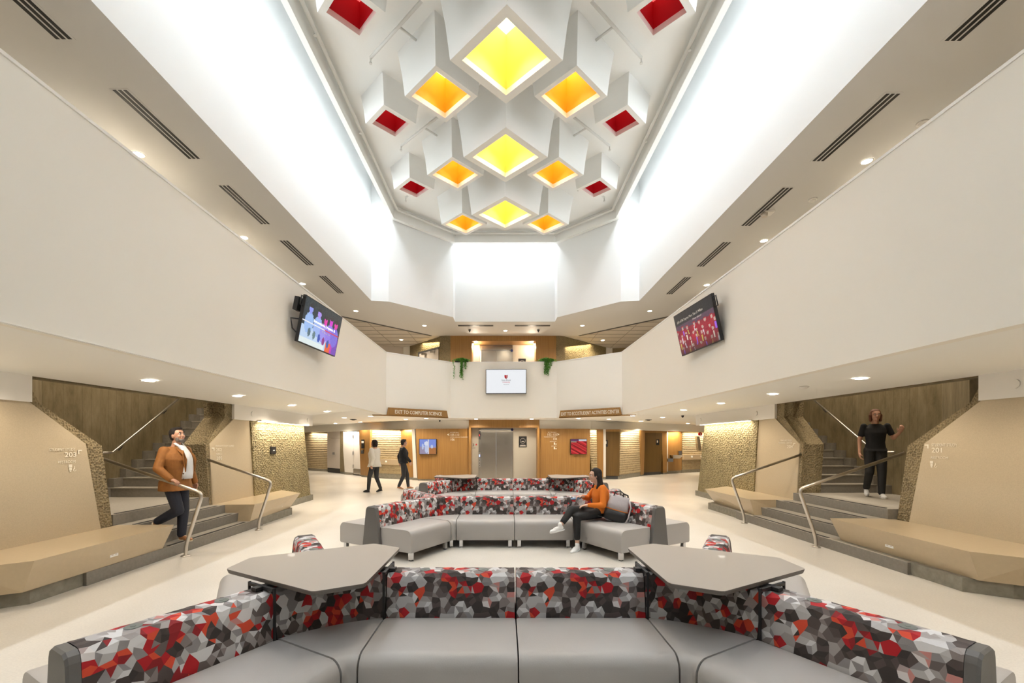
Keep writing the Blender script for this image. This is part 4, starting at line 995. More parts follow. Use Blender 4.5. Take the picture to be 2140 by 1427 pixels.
hnd = MB(); hnd.tube([c-n*.03-r*.73+u*.38, c-n*.03-r*.82+u*.38, c-n*.03-r*.82+u*.22, c-n*.03-r*.73+u*.22], .011, 8); hnd.build('handle', 'black', t)
hnd = MB(); hnd.obox(c-n*.14-r*.70+u*.24, .16, .24, .08, M); hnd.tube([c-n*.06-r*.6-u*.0, c-n*.15-r*.82-u*.05, c-n*.1-r*.8-u*.22, c-n*.06-r*.6-u*.3], .012, 8); hnd.build('cable_box', 'black', t)
tr = screen((3.73, 8.56, 3.83), (.10, -1.37, 0), (-.19, 0, .83), 1.46, .855, p_right, 'tilted television showing a crowd in red gowns on the right parapet', mount=(3.95, 8.5, 3.9))
t, M, c, n, r, u = tr
text('#36 of 586 Degrees More Than 21 Million', .07, c+n*.006-r*.62+u*.235, r, u, 'white_plastic', t, width=1.0)
text('New alumni', .05, c+n*.006-r*.02+u*.155, r, u, 'white_plastic', t, width=.32)
hnd = MB(); hnd.tube([c-n*.03+r*.73+u*.36, c-n*.03+r*.81+u*.36, c-n*.03+r*.81+u*.18, c-n*.03+r*.73+u*.18], .011, 8); hnd.build('handle', 'black', t)
tc = screen((.10, 16.26, 3.845), (1, -.03, 0), (0, 0, 1), 1.5, .90, p_white, 'white screen with a red shield logo on the central parapet', nx=1, ny=1, depth=.07)
t, M, c, n, r, u = tc
m = MB(); sh = [(-.06, .075), (0, .06), (.06, .075), (.062, -.01), (.04, -.05), (0, -.075), (-.04, -.05), (-.062, -.01)]
m.prism([c+n*.004+r*x+u*(y+.17) for x, y in sh], n*.001); m.build('shield_logo', 'logo_red' if 'logo_red' in MATS else 'coffer_red', t)
m = MB(); m.prism([c+n*.006+r*x+u*(y+.17) for x, y in ((.004, .05), (.05, .06), (.05, 0), (.03, -.04), (.004, -.06))], n*.001); m.build('shield_half', 'pink_print', t) if 'pink_print' in MATS else None
text('Stony Brook', .085, c+n*.005-r*.17+u*.02, r, u, 'black', t, width=.34)
text('University', .08, c+n*.005-r*.14-u*.05, r, u, 'coffer_red', t, width=.28)
text('ALUMNI', .04, c+n*.005-r*.10-u*.125, r, u, 'dark_grey', t, width=.2)
screen((-3.13, 18.22, 1.42), (1, -.13, 0), (0, 0, 1), .74, .64, p_sl, 'small wall television with a bluish picture on the oak wall left of the lift', nx=28, ny=24)
screen((3.12, 18.22, 1.42), (1, .1, 0), (0, 0, 1), .70, .64, p_sr, 'small wall television with a red picture on the oak wall right of the lift', nx=28, ny=24)

# ---------------------------------------------------------------- trailing plants on the parapet
def plant(x, y, z, label, seed, strands):
    rnd = random.Random(seed)
    t = thing('trailing_plant', label, 'plant', (x, y, z))
    MB().box((x-.25, y+.0, z-.02), (x+.25, y+.09, z+.03)).build('planter', 'dark_grey', t)
    st = MB(); lf = MB()
    def leaf(p, d, s):
        d = V(d).normalized(); a = d.cross(V((rnd.uniform(-1, 1), rnd.uniform(-1, 1), rnd.uniform(-1, 1)))).normalized()
        lf.add([p, p+d*s*.5+a*s*.28, p+d*s, p+d*s*.5-a*s*.28], [(0, 1, 2, 3)])
    for k in range(420):
        px = x+rnd.gauss(0, .14); p = V((px, y+.02+rnd.uniform(-.09, .05), z+.02+rnd.uniform(0, .09)*max(.1, 1-abs(px-x)/.4)))
        leaf(p, (rnd.uniform(-1, 1), rnd.uniform(-1, .4), rnd.uniform(-.3, .8)), .07)
    for sx, ln, dens in strands:
        for q in range(dens):
            p = V((x+sx+rnd.gauss(0, .025), y-.05, z+.04)); L = ln*rnd.uniform(.55, 1); path = [p.copy()]
            n_ = int(L/.025)
            for i in range(n_):
                p = p+V((rnd.gauss(0, .006), -.001 if i < 3 else rnd.gauss(0, .002), -.025)); path.append(p.copy())
                for _ in range(2): leaf(p, (rnd.uniform(-1, 1), -rnd.random()*.6, rnd.uniform(-1, .1)), .05)
            st.tube(path[::4]+[path[-1]] if len(path) > 5 else path, .003, 4)
    st.build('stem', 'leaf', t); lf.build('leaves', 'leaf', t, recalc=False)
plant(-1.55, 16.38, ZT+.03, 'trailing green plant on the parapet left of the white screen', 3, [(0, .75, 9), (.12, .35, 5), (-.33, .75, 1)])
plant(1.62, 16.36, ZT+.03, 'trailing green plant on the parapet right of the white screen', 5, [(0, .72, 8), (.12, .4, 5), (-.06, .5, 4)])
# ---------------------------------------------------------------- modular sofas
ZS = .42; ZBK = .70
TONES = {'char': [(.055, .042, .04), (.085, .065, .062), (.04, .032, .03)], 'light': [(.66, .65, .66), (.27, .255, .26), (.46, .445, .45)],
         'mid': [(.24, .205, .20), (.13, .105, .10), (.36, .33, .325)], 'red': [(.44, .008, .014), (.27, .01, .014), (.66, .07, .03)], 'pink': [(.55, .24, .22), (.42, .34, .33), (.70, .66, .66)]}
FAM = ['char']*27+['light']*27+['mid']*18+['red']*22+['pink']*5+['mix']*14
def facet_sheet(mb, Lu, Lv, fn, e=.038, seed=1, mi=0):
    """irregular triangle lattice over Lu x Lv, mapped by fn(u, v) to 3D; colours follow hexagons like the printed cloth"""
    rnd = random.Random(seed); h = e*.866; nv = max(1, round(Lv/h)); nu = max(2, round(Lu/e)); eu = Lu/nu; ev = Lv/nv
    rows = []
    for j in range(nv+1):
        us = [i*eu for i in range(nu+1)] if j % 2 == 0 else [0]+[(i+.5)*eu for i in range(nu)]+[Lu]
        row = []
        for u in us:
            v = j*ev; ju = jv = 0
            if 0 < j < nv and 1e-6 < u < Lu-1e-6: ju = rnd.uniform(-.30, .30)*eu; jv = rnd.uniform(-.30, .30)*ev
            row.append((u+ju, v+jv))
        rows.append(row)
    R = e; cache = {}
    def fam(u, v):
        q = u/(R*1.5); ci = round(q); best = None
        for i in (ci-1, ci, ci+1):
            off = (i % 2)*R*.866; k = round((v-off)/(R*1.732))
            cu, cv = i*R*1.5, k*R*1.732+off; d = (u-cu)**2+(v-cv)**2
            if best is None or d < best[0]: best = (d, i, k, cu, cv)
        _, i, k, cu, cv = best
        if (i, k) not in cache: cache[(i, k)] = (rnd.choice(FAM), rnd.randrange(3), rnd.random() < .3)
        f, o, solid = cache[(i, k)]; sec = int((math.atan2(v-cv, u-cu)/math.pi+1)*3) % 6
        if f == 'mix': f = rnd.choice(['char', 'light', 'red', 'mid'])
        return TONES[f][o if solid else (sec//2+o) % 3]
    for j in range(nv):
        a, b = rows[j], rows[j+1]; ia = ib = 0; tris = []
        while ia < len(a)-1 or ib < len(b)-1:
            if ib == len(b)-1 or (ia < len(a)-1 and a[ia+1][0] <= b[ib+1][0]): tris.append((a[ia], a[ia+1], b[ib])); ia += 1
            else: tris.append((a[ia], b[ib+1], b[ib])); ib += 1
        for t in tris:
            cu = sum(p[0] for p in t)/3; cv = sum(p[1] for p in t)/3
            mb.add([fn(*p) for p in t], [(0, 1, 2)], mi, False, fam(cu, cv))
def back_profile():
    """(offset, z, cumulative length) round the backrest section"""
    P = [(-.135, .38), (-.098, .655), (-.088, .685), (-.062, .70), (.062, .70), (.088, .685), (.098, .655), (.135, .38)]
    c = [0]
    for a, b in zip(P, P[1:]): c.append(c[-1]+math.dist(a, b))
    return P, c
BP, BC = back_profile()
def bp_at(v):
    v = max(0, min(BC[-1], v))
    for i in range(len(BC)-1):
        if v <= BC[i+1]+1e-9:
            t = (v-BC[i])/(BC[i+1]-BC[i]); return BP[i][0]*(1-t)+BP[i+1][0]*t, BP[i][1]*(1-t)+BP[i+1][1]*t
def seat_section(d0=.14, d1=.70, r=.085, z0=.115, z1=ZS):
    pts = [(d0, z0), (d0, z1-.005), (d0+.02, z1)]
    for k in range(7):
        a = math.pi/2*(1-k/6); pts.append((d1-r+r*math.cos(a), z1-r+r*math.sin(a)))
    pts += [(d1, z0+.02), (d1-.015, z0)]
    return pts
SL = .885
def make_module(end):
    """straight double-sided bench: local x along the backrest, from 0 to SL; end = finished grey end panel at x = SL"""
    t = thing('sofa_bench', 'x', 'sofa', (0, 0, 0))
    m = MB(); facet_sheet(m, SL-.012, BC[-1], lambda u, v: (u+.006, bp_at(v)[0], bp_at(v)[1]), seed=11)
    m.build('backrest', 'pattern_fabric', t, world=False, recalc=False)
    g = MB()
    core = [(-.15, .10), (-.133, .38), (-.09, .66), (.09, .66), (.133, .38), (.15, .10)]
    g.loft([[V((.008, y, z)) for y, z in core], [V((SL-.008, y, z)) for y, z in core]])
    g.build('back_core', 'leather_dark', t, world=False)
    for sg in (-1, 1):
        sec = seat_section()
        rings = []
        for x, k in ((.004, .975), (.016, 1.0), (SL-.016, 1.0), (SL-.004, .975)):
            rings.append([V((x, sg*((y-.42)*k+.42), (z-.26)*k+.26)) for y, z in sec])
        s = MB().loft(rings, True, 0, False)
        for i in range(len(s.f)-2): s.sm[i] = True
        o = s.build('seat', 'leather', t, world=False)
        es = o.modifiers.new('split', 'EDGE_SPLIT'); es.split_angle = math.radians(38)
        for x in (.07, SL-.07):
            l = MB().box(*srt((x-.026, sg*.66, .012), (x+.026, sg*.608, .12)))
            l.box(*srt((x-.022, sg*.656, 0), (x+.022, sg*.612, .012)), 1)
            l.build('leg', ['chrome_leg', 'black'], t, world=False)
    if end:
        # tall grey trapezoid end panel with rounded head
        sec = [(-.172, .10), (-.101, .650), (-.089, .680), (-.062, .697), (.062, .697), (.089, .680), (.101, .650), (.172, .10)]
        e = MB().loft([[V((x, y*k, (z-.4)*k+.4)) for y, z in sec] for x, k in ((SL-.004, 1), (SL+.035, 1), (SL+.047, .97))])
        e.build('end_panel', 'leather_dark', t, world=False)
        # piping
    for x in (.25, .66):
        c = MB().cyl((x, 0, .698), (x, 0, .7035), .038, .036, 20); c.cyl((x, 0, .7035), (x, 0, .705), .012, .012, 10); c.build('grommet', 'grommet_grey', t, world=False)
    return t
mat('chrome_leg', (.72, .72, .74), .25, metal=.9); mat('grommet_grey', (.16, .18, .17), .45)
RH = .45
def make_hub():
    """three-way corner: branches leave at 0, 120 and 240 degrees"""
    t = thing('sofa_corner', 'x', 'sofa', (0, 0, 0))
    m = MB()
    def rot(p, a): c, s = math.cos(a), math.sin(a); return (p[0]*c-p[1]*s, p[0]*s+p[1]*c)
    for k in range(3):
        A = k*2*math.pi/3
        # concave side between branch k and k+1
        def edge(hw):
            p0 = rot((RH, hw), A); p1 = rot((RH, -hw), A+2*math.pi/3)
            b = A+math.pi/3; c = (math.cos(b)*(hw*1.155*.62+.02), math.sin(b)*(hw*1.155*.62+.02)); return p0, c, p1
        Lu = .80; VH = BC[-1]/2
        def fn(u, v, A=A, edge=edge):
            off, z = bp_at(BC[-1]-v); p0, c, p1 = edge(off); s = u/Lu
            x = p0[0]*(1-s)**2+2*c[0]*s*(1-s)+p1[0]*s*s; y = p0[1]*(1-s)**2+2*c[1]*s*(1-s)+p1[1]*s*s
            return (x, y, z)
        vt = BC[3]  # up to the flat top
        facet_sheet(m, Lu, vt, fn, seed=20+k)
        # top surface
        def fn2(u, v, A=A, edge=edge):
            p0, c, p1 = edge(.062); s = u/Lu; r = 1-v/.2
            x = p0[0]*(1-s)**2+2*c[0]*s*(1-s)+p1[0]*s*s; y = p0[1]*(1-s)**2+2*c[1]*s*(1-s)+p1[1]*s*s
            e0 = rot((RH, 0), A); e1 = rot((RH, 0), A+2*math.pi/3)
            tt = abs(2*s-1); e = e0 if s < .5 else e1; q = (e[0]*tt, e[1]*tt)
            return (x*r+q[0]*(1-r), y*r+q[1]*(1-r), .70)
        facet_sheet(m, Lu, .2, fn2, seed=40+k)
    m.build('backrest', 'pattern_fabric', t, world=False, recalc=False)
    core = MB(); R = []
    for z, hw in ((.10, .15), (.38, .128), (.66, .088)):
        ring = []
        for k in range(3):
            A = k*2*math.pi/3
            p0 = rot((RH-.004, hw), A); p1 = rot((RH-.004, -hw), A+2*math.pi/3); b = A+math.pi/3
            for s in [i/6 for i in range(7)]:
                cx, cy = math.cos(b)*(hw*.7), math.sin(b)*(hw*.7)
                ring.append(V((p0[0]*(1-s)**2+2*cx*s*(1-s)+p1[0]*s*s, p0[1]*(1-s)**2+2*cy*s*(1-s)+p1[1]*s*s, z)))
        R.append(ring)
    core.loft(R).build('back_core', 'leather_dark', t, world=False)
    for k in range(3):
        A = k*2*math.pi/3; sec = seat_section(d0=.135); rings = []
        for s in (.0, .12, .3, .5, .7, .88, 1.0):
            ring = []
            for d, z in sec:
                a0 = rot((RH+.0-.004, d), A); a1 = rot((RH-.004, -d), A+2*math.pi/3); b = A+math.pi/3
                mid = max(d*.62, 0); cx, cy = math.cos(b)*mid, math.sin(b)*mid
                w0 = (a0[0]+a1[0])/2; 
                cc = V((math.cos(b), math.sin(b)))*(V(((a0[0]+a1[0])/2, (a0[1]+a1[1])/2)).length*.93-.16*max(0, (.5-d)))
                q = V(a0)*(1-s)**2+cc*2*s*(1-s)+V(a1)*s*s
                ring.append(V((q.x, q.y, z)))
            rings.append(ring)
        sm = MB().loft(rings)
        for i in range(len(sm.f)-2): sm.sm[i] = True
        o = sm.build('seat', 'leather', t, world=False); es = o.modifiers.new('split', 'EDGE_SPLIT'); es.split_angle = math.radians(38)
        b = A+math.pi/3
        q = V((math.cos(b), math.sin(b)))*.72; nrm = V((-math.sin(b), math.cos(b)))
        for sgn in (-1,):
            p = q+nrm*.0
            Mz = Matrix.Rotation(b, 3, 'Z')
            MB().obox((p.x, p.y, .066), .05, .05, .108, Mz).obox((p.x, p.y, .006), .042, .042, .012, Mz, 1).build('leg', ['chrome_leg', 'black'], t, world=False)
    return t
def make_table():
    t = thing('sofa_table', 'x', 'table', (0, 0, 0))
    pts = []
    for a in (180, 300, 60):
        A = math.radians(a); d = V((math.cos(A), math.sin(A))); n = V((-math.sin(A), math.cos(A)))
        for sg in (-1, 1):
            c = d*.60+n*.145*sg; pts.append(c)
    pts = [p for p in pts]
    # round the corners slightly
    out = []
    for i, p in enumerate(pts):
        a, b = pts[i-1], pts[(i+1) % 6]
        e0 = p+(a-p).normalized()*.03; e1 = p+(b-p).normalized()*.03
        for s in (0, .33, .67, 1): out.append(e0*(1-s)**2+p*2*s*(1-s)+e1*s*s)
    top = [V((p.x, p.y, .756)) for p in out]; low = [V((p.x*.985, p.y*.985, .728)) for p in out]
    m = MB().loft([low, [V((p.x, p.y, .750)) for p in out], top]); m.m[-1] = 1
    m.build('table_top', ['table_edge', 'table_top'], t, world=False)
    br = MB()
    for k in range(3):
        A = k*2*math.pi/3; c = V((math.cos(A), math.sin(A), 0)); n = V((-c.y, c.x, 0))
        p = c*(RH+.0)
        br.obox(c*.25+V((0, 0, .714)), .5, .05, .02, Matrix.Rotation(A, 3, 'Z'))
        for sg in (-1, 1):
            br.obox(p+n*.130*sg+V((0, 0, .57)), .014, .010, .32, Matrix.Rotation(A, 3, 'Z'))
        br.obox(p+V((0, 0, .717)), .02, .25, .018, Matrix.Rotation(A, 3, 'Z'))
    br.build('support_frame', 'black', t, world=False)
    return t
M_end = make_module(True); M_mid = make_module(False); HUB = make_hub(); TAB = make_table()
used = set()
def use(o, loc, rz, label, group):
    if id(o) not in used:
        used.add(id(o)); o.location = loc; o.rotation_euler = (0, 0, rz); o['label'] = label; o['group'] = group; return o
    return copy_tree(o, loc, rz, label, group)
def cluster(cx, cy, where, tables, rz=0.0):
    c = V((cx, cy))
    def P(x, y): return (cx+x, cy+y, 0)
    G = 'patterned double-sided sofa benches'
    use(M_mid, P(-SL, 0), 0, f'straight patterned sofa, left half of the middle row, {where}', G)
    use(M_mid, P(0, 0), 0, f'straight patterned sofa, right half of the middle row, {where}', G)
    for sg in (-1, 1):
        nm = 'left' if sg < 0 else 'right'
        hx = sg*(SL+RH)
        use(HUB, P(hx, 0), 0 if sg < 0 else math.pi, f'three-way patterned sofa corner, {nm} of the {where}', 'patterned sofa corners')
        if tables: use(TAB, P(hx, -.03), 0 if sg < 0 else math.pi, f'grey six-sided table over the {nm} sofa corner, {where}', 'six-sided tables over sofa corners')
        for a, l in ((240, 'towards the viewer'), (120, 'away from the viewer')):
            A = math.radians(a if sg < 0 else 180-a)
            d = V((math.cos(A), math.sin(A)))
            use(M_end, P(hx+d.x*RH, d.y*RH), A, f'patterned sofa with end panel pointing {l}, {nm} of {where}', G)
cluster(.083, 3.11, 'nearest sofa group', True)
cluster(.17, 7.36, 'middle sofa group', False)
cluster(.23, 10.97, 'farthest sofa group', True)
# ---------------------------------------------------------------- people
mat('skin', (.55, .30, .20), .5); mat('skin_light', (.62, .38, .28), .5)
mat('hair_dark', (.016, .011, .009), .8, bump=.6, bscale=120); mat('hair_grey', (.20, .17, .15), .6, bump=.5, bscale=150); mat('hair_red', (.16, .06, .03), .5, bump=.5, bscale=120)
mat('corduroy', (.34, .135, .03), .75, noise=.15, nscale=20, bump=.25, bscale=120); mat('shirt_white', (.82, .83, .86), .7, bump=.1, bscale=40)
mat('jeans_navy', (.018, .022, .038), .75, bump=.1, bscale=60); mat('trouser_black', (.012, .012, .013), .7, bump=.15, bscale=40)
mat('knit_orange', (.78, .20, .012), .8, bump=.6, bscale=140); mat('knit_black', (.008, .008, .010), .8, bump=.1, bscale=50)
mat('leather_tan', (.42, .19, .08), .5); mat('sole_cream', (.75, .68, .55), .6); mat('sneaker_white', (.82, .82, .82), .5)
mat('jacket_cream', (.72, .68, .60), .8, bump=.1, bscale=40); mat('trouser_dark', (.03, .03, .032), .8); mat('eye_white', (.8, .8, .8), .3); mat('eye_dark', (.02, .015, .01), .2)
mat('lips', (.45, .14, .12), .5); mat('bag_grey', (.50, .46, .48), .6, bump=.2, bscale=25); mat('bag_black', (.018, .018, .02), .35, bump=.3, bscale=20); mat('strap_orange', (.7, .2, .02), .5); mat('denim_blue', (.16, .24, .38), .7)
mat('button_dark', (.08, .04, .02), .4)
def bake_remesh(mb, name, m, parent, voxel=.011, smooth=4):
    me = bpy.data.meshes.new('tmp'); me.from_pydata([tuple(v) for v in mb.v], [], mb.f)
    bm = bmesh.new(); bm.from_mesh(me); bmesh.ops.recalc_face_normals(bm, faces=bm.faces); bm.to_mesh(me); bm.free()
    o = bpy.data.objects.new('tmp', me); COL.objects.link(o)
    r = o.modifiers.new('r', 'REMESH'); r.mode = 'VOXEL'; r.voxel_size = voxel; r.use_smooth_shade = True
    s = o.modifiers.new('s', 'SMOOTH'); s.factor = .5; s.iterations = smooth
    dg = bpy.context.evaluated_depsgraph_get(); dg.update()
    nm = bpy.data.meshes.new_from_object(o.evaluated_get(dg), depsgraph=dg)
    bpy.data.objects.remove(o); bpy.data.meshes.remove(me)
    nm.transform(wmat(parent).inverted()); nm.materials.clear(); nm.materials.append(MATS[m]); nm.name = name
    for p in nm.polygons: p.use_smooth = True
    q = bpy.data.objects.new(name, nm); COL.objects.link(q); q.parent = parent
    return q
class BB(MB):
    def cap(s, p0, p1, r0, r1=None):
        r1 = r0 if r1 is None else r1; p0, p1 = V(p0), V(p1)
        s.ball(p0, r0, n=14, m=10); s.ball(p1, r1, n=14, m=10); s.cyl(p0, p1, r0*.995, r1*.995, 14); return s
    def limb(s, pts, rs):
        for i in range(len(pts)-1): s.cap(pts[i], pts[i+1], rs[i], rs[i+1])
        return s
def ringel(c, lat, dep, rx, ry, n=20, dy=0):
    c = V(c)+dep*dy; return [c+lat*(rx*math.cos(2*math.pi*i/n))+dep*(ry*math.sin(2*math.pi*i/n)) for i in range(n)]
def frame(up, fwd):
    u = V(up).normalized(); f = V(fwd); f = (f-u*f.dot(u)).normalized(); l = u.cross(f); return f, l, u   # forward, left, up
def hand(bb, wr, d, pn, side, k=1.0, curl=.5):
    """palm, four bent fingers of different lengths and a thumb; pn = palm normal (towards what it holds), side = direction of the thumb"""
    wr = V(wr); d = V(d).normalized(); pn = V(pn); pn = (pn-d*pn.dot(d)).normalized(); lat = d.cross(pn)
    if lat.dot(V(side)) < 0: lat = -lat
    M = Matrix((d, lat, pn)).transposed()
    bb.ball(wr+d*.045*k, (.052*k, .040*k, .017*k), M); bb.cap(wr-d*.02, wr+d*.03*k, .024*k, .026*k)
    for i, (o, L) in enumerate(((.030, .072), (.010, .080), (-.010, .074), (-.029, .058))):
        b = wr+d*(.083-.004*abs(i-1.3))*k+lat*o*k; c1 = curl*.7; c2 = curl*1.9
        m1 = b+(d*math.cos(c1)+pn*math.sin(c1)+lat*o*1.5)*L*.48*k
        e = m1+(d*math.cos(c2)+pn*math.sin(c2))*L*.34*k; e2 = e+(d*math.cos(c2+curl*.7)+pn*math.sin(c2+curl*.7))*L*.26*k
        bb.limb([b-d*.02*k, m1, e, e2], [.0095*k, .0090*k, .0082*k, .0070*k])
    t0 = wr+d*.025*k+lat*.028*k; t1 = t0+(d*.55+lat*.6+pn*.35).normalized()*.036*k; t2 = t1+(d*.85+lat*.15+pn*.5).normalized()*.030*k
    bb.limb([t0, t1, t2], [.013*k, .011*k, .009*k])
def head(bb, c, hf, up, k=1.0):
    f, l, u = frame(up, hf); M = Matrix((f, l, u)).transposed(); c = V(c)
    P = lambda a, b, z: c+(f*a+l*b+u*z)*k
    bb.ball(P(-.012, 0, .025), (.096*k, .076*k, .092*k), M, n=20, m=14)
    bb.ball(P(.018, 0, -.025), (.070*k, .060*k, .078*k), M, n=18, m=12)
    bb.ball(P(.045, 0, -.075), (.040*k, .040*k, .032*k), M, n=14, m=10)    # chin
    bb.ball(P(.075, 0, .030), (.018*k, .050*k, .014*k), M)                  # brow
    bb.limb([P(.082, 0, .012), P(.100, 0, -.020)], [.010*k, .014*k])         # nose
    for s in (-1, 1):
        bb.ball(P(.060, s*.034, -.022), (.026*k, .020*k, .022*k), M)        # cheeks
        bb.ball(P(-.008, s*.076, -.008), (.018*k, .010*k, .030*k), M)       # ears
    bb.ball(P(.082, 0, -.050), (.013*k, .024*k, .010*k), M)                 # mouth mound
    return P, M, f, l, u
def face_parts(t, P, M, k, lips='lips', brow='hair_dark'):
    for s in (-1, 1):
        e = MB().ball(P(.076, s*.030, .010), (.011*k, .013*k, .009*k), M); o = e.build('eye', 'eye_white', t)
        MB().ball(P(.086, s*.030, .010), (.0035*k, .006*k, .006*k), M).build('iris', 'eye_dark', o)
        MB().ball(P(.088, s*.031, .036), (.006*k, .020*k, .0045*k), M).build('eyebrow', brow, t)
    MB().ball(P(.094, 0, -.050), (.005*k, .020*k, .0055*k), M).build('mouth', lips, t)
def shoe(t, an, toe, m, sole, k=1.0, up=(0, 0, 1), nm='shoe'):
    an, toe = V(an), V(toe); d = (toe-an); u0 = V(up)
    d = (d-u0*d.dot(u0)*0).normalized(); l = u0.cross(d).normalized(); u = d.cross(l)
    M = Matrix((d, l, u)).transposed(); base = an-u*.055*k
    b = BB(); b.ball(base+d*.015*k+u*.015*k, (.065*k, .036*k, .042*k), M); b.ball(base+d*.11*k, (.085*k, .044*k, .030*k), M); b.cap(base+u*.02*k, an+u*.015*k, .036*k, .040*k); b.ball(base+d*.07*k+u*.02*k, (.06*k, .036*k, .030*k), M)
    q = bake_remesh(b, nm, m, t, .009, 3)
    s = MB(); R = []
    for z, g in ((-.030, .97), (-.012, 1.0)):
        ring = []
        for i in range(24):
            a = 2*math.pi*i/24; x = math.cos(a); w_ = .044 if x > 0 else .037
            ring.append(base+d*(.068+.128*x)*k*g+l*(w_*math.sin(a)*(1 if abs(x) < .9 else .9))*k*g+u*z*k)
        R.append(ring)
    s.loft(R).build('sole', sole, q)
    lc = MB()
    for i in range(4): lc.obox(base+d*(.065+.018*i)*k+u*(.052-.006*i)*k, .006*k, .036*k, .004*k, M)
    lc.build('laces', sole, q)
    return q
def torso_rings(J, fat, grow, top_k=1.0, lower=None):
    """ellipse sections pelvis -> shoulders"""
    lat = (V(J['sh_l'])-V(J['sh_r'])).normalized(); latp = (V(J['hip_l'])-V(J['hip_r'])).normalized()
    up = (V(J['neck'])-V(J['pelvis'])).normalized(); R = []
    dep = lambda la: -(up.cross(la)).normalized()
    w_, d_ = fat
    for key, la, rx, ry, dy in (('pelvis', latp, .155, .115, 0), ('waist', (lat+latp).normalized(), .135, .105, .012), ('chest', lat, .158, .118, .015), ('upper', lat, .160, .095, .0), ('neckbase', lat, .075, .060, -.01)):
        if lower is not None and key == 'pelvis': c = V(lower)
        elif key == 'upper': c = V(J['chest'])*.30+(V(J['sh_l'])+V(J['sh_r']))*.35
        elif key == 'neckbase': c = V(J['neck'])-up*.02
        else: c = V(J[key])
        f = dep(la)
        R.append(ringel(c, la, f, rx*w_+grow, ry*d_+grow, dy=dy*d_))
    return R
def person(name, label, J, loc, look, K=1.0):
    """look: dict of materials and options. Joints are given in world space."""
    t = thing('person', label, 'person', loc)
    g = look; k = K
    body = BB()
    P, M, f, l, u = head(body, J['head'], J['hf'], J.get('hup', (0, 0, 1)), k)
    body.limb([V(J['neck'])-u*.03, V(J['head'])-u*.05*k-f*.015], [.058*k, .052*k])
    body.loft(torso_rings(J, g.get('fat', (1, 1)), -.012))
    for s in ('l', 'r'):
        body.limb([J['sh_'+s], J['el_'+s], J['wr_'+s]], [.044*k, .036*k, .025*k])
        hand(body, J['wr_'+s], J['hd_'+s], J['pn_'+s], J['th_'+s], k*.98, g.get('curl_'+s, .5))
        body.limb([J['hip_'+s], J['kn_'+s], J['an_'+s]], [.075*k, .048*k, .034*k])
    bake_remesh(body, 'body', g['skin'], t, .0075, 3)
    face_parts(t, P, M, k, brow=g.get('brow', 'hair_dark'))
    # hair
    h = BB()
    if g['hairstyle'] == 'short':
        h.ball(P(-.022, 0, .040), (.098*k, .083*k, .092*k), M, n=20, m=12); h.ball(P(.035, 0, .098), (.050*k, .055*k, .028*k), M); h.ball(P(-.05, 0, -.005), (.062*k, .074*k, .075*k), M)
    else:
        h.ball(P(-.022, 0, .035), (.102*k, .088*k, .096*k), M, n=20, m=12); h.ball(P(-.055, 0, -.02), (.065*k, .080*k, .090*k), M)
        if g['hairstyle'] == 'long':
            dn = V((0, 0, -1))
            for b, a, L in ((0, -.085, .36), (.045, -.07, .36), (-.045, -.07, .36), (.074, -.035, .20), (-.074, -.035, .20)):
                p0 = P(a, b, 0); q = p0+dn*.12*k-f*.015; e = p0+dn*L*k-f*(.04 if abs(b) < .06 else -.035)+l*(b*.35)
                h.limb([p0, q, e], [.034*k, .036*k, .016*k])
        if g['hairstyle'] == 'bob':
            for b, a in ((0, -.08), (.055, -.055), (-.055, -.055), (.078, -.01), (-.078, -.01)): h.limb([P(a, b, 0), P(a, b, -.10)], [.03*k, .022*k])
    # keep the face clear: cut by lifting hair above the brow
    hv = [];
    for v in h.v:
        q = V(v)-V(J['head']); a = q.dot(f)/k; z = q.dot(u)/k; b = q.dot(l)/k
        lim = .035 if z < .072 else .2
        if a > lim and abs(b) < .085: q2 = V(v)-f*(a-lim)*k; hv.append(tuple(q2))
        else: hv.append(v)
    h.v = hv
    bake_remesh(h, 'hair', g['hair'], t, .009, 2)
    if g.get('beard'):
        b = BB(); b.ball(P(.050, 0, -.080), (.042*k, .044*k, .030*k), M); b.ball(P(.084, 0, -.042), (.012*k, .026*k, .008*k), M); b.ball(P(.03, .048, -.060), (.035*k, .014*k, .036*k), M); b.ball(P(.03, -.048, -.060), (.035*k, .014*k, .036*k), M)
        bake_remesh(b, 'beard', g['beard'], t, .007, 2)
    # top
    tp = BB(); gr = g.get('grow', .012); low = g.get('hem')
    rings = torso_rings(J, g.get('fat', (1, 1)), gr)
    if low:
        R0 = ringel(low, (V(J['hip_l'])-V(J['hip_r'])).normalized(), (V(J['hf'])*V((1, 1, 0))).normalized(), (.165*g['fat'][0]+gr+.01), (.125*g['fat'][1]+gr+.01), dy=.01)
        rings = [R0]+rings
    tp.loft(rings)
    sl = g.get('sleeve', 1.0)
    for s in ('l', 'r'):
        a, e, w_ = V(J['sh_'+s]), V(J['el_'+s]), V(J['wr_'+s])
        r = g.get('sleeve_r', (.064, .052, .040))
        if sl >= 1: tp.limb([a, e, e+(w_-e)*.93], [r[0]*k, r[1]*k, r[2]*k])
        else: tp.limb([a, a+(e-a)*sl], [r[0]*k, r[1]*k*1.05])
    bake_remesh(tp, g.get('top_name', 'jumper'), g['top'], t, .010, 3)
    # trousers
    tr = BB(); tr.loft([ringel(V(J['pelvis'])-V((0, 0, .02)), (V(J['hip_l'])-V(J['hip_r'])).normalized(), V(J['pf']).normalized(), .150*g.get('fat', (1, 1))[0], .118*g.get('fat', (1, 1))[1]),
             ringel(V(J['waist'])-V((0, 0, .03))*1.0, (V(J['hip_l'])-V(J['hip_r'])).normalized(), V(J['pf']).normalized(), .140*g.get('fat', (1, 1))[0], .108*g.get('fat', (1, 1))[1])])
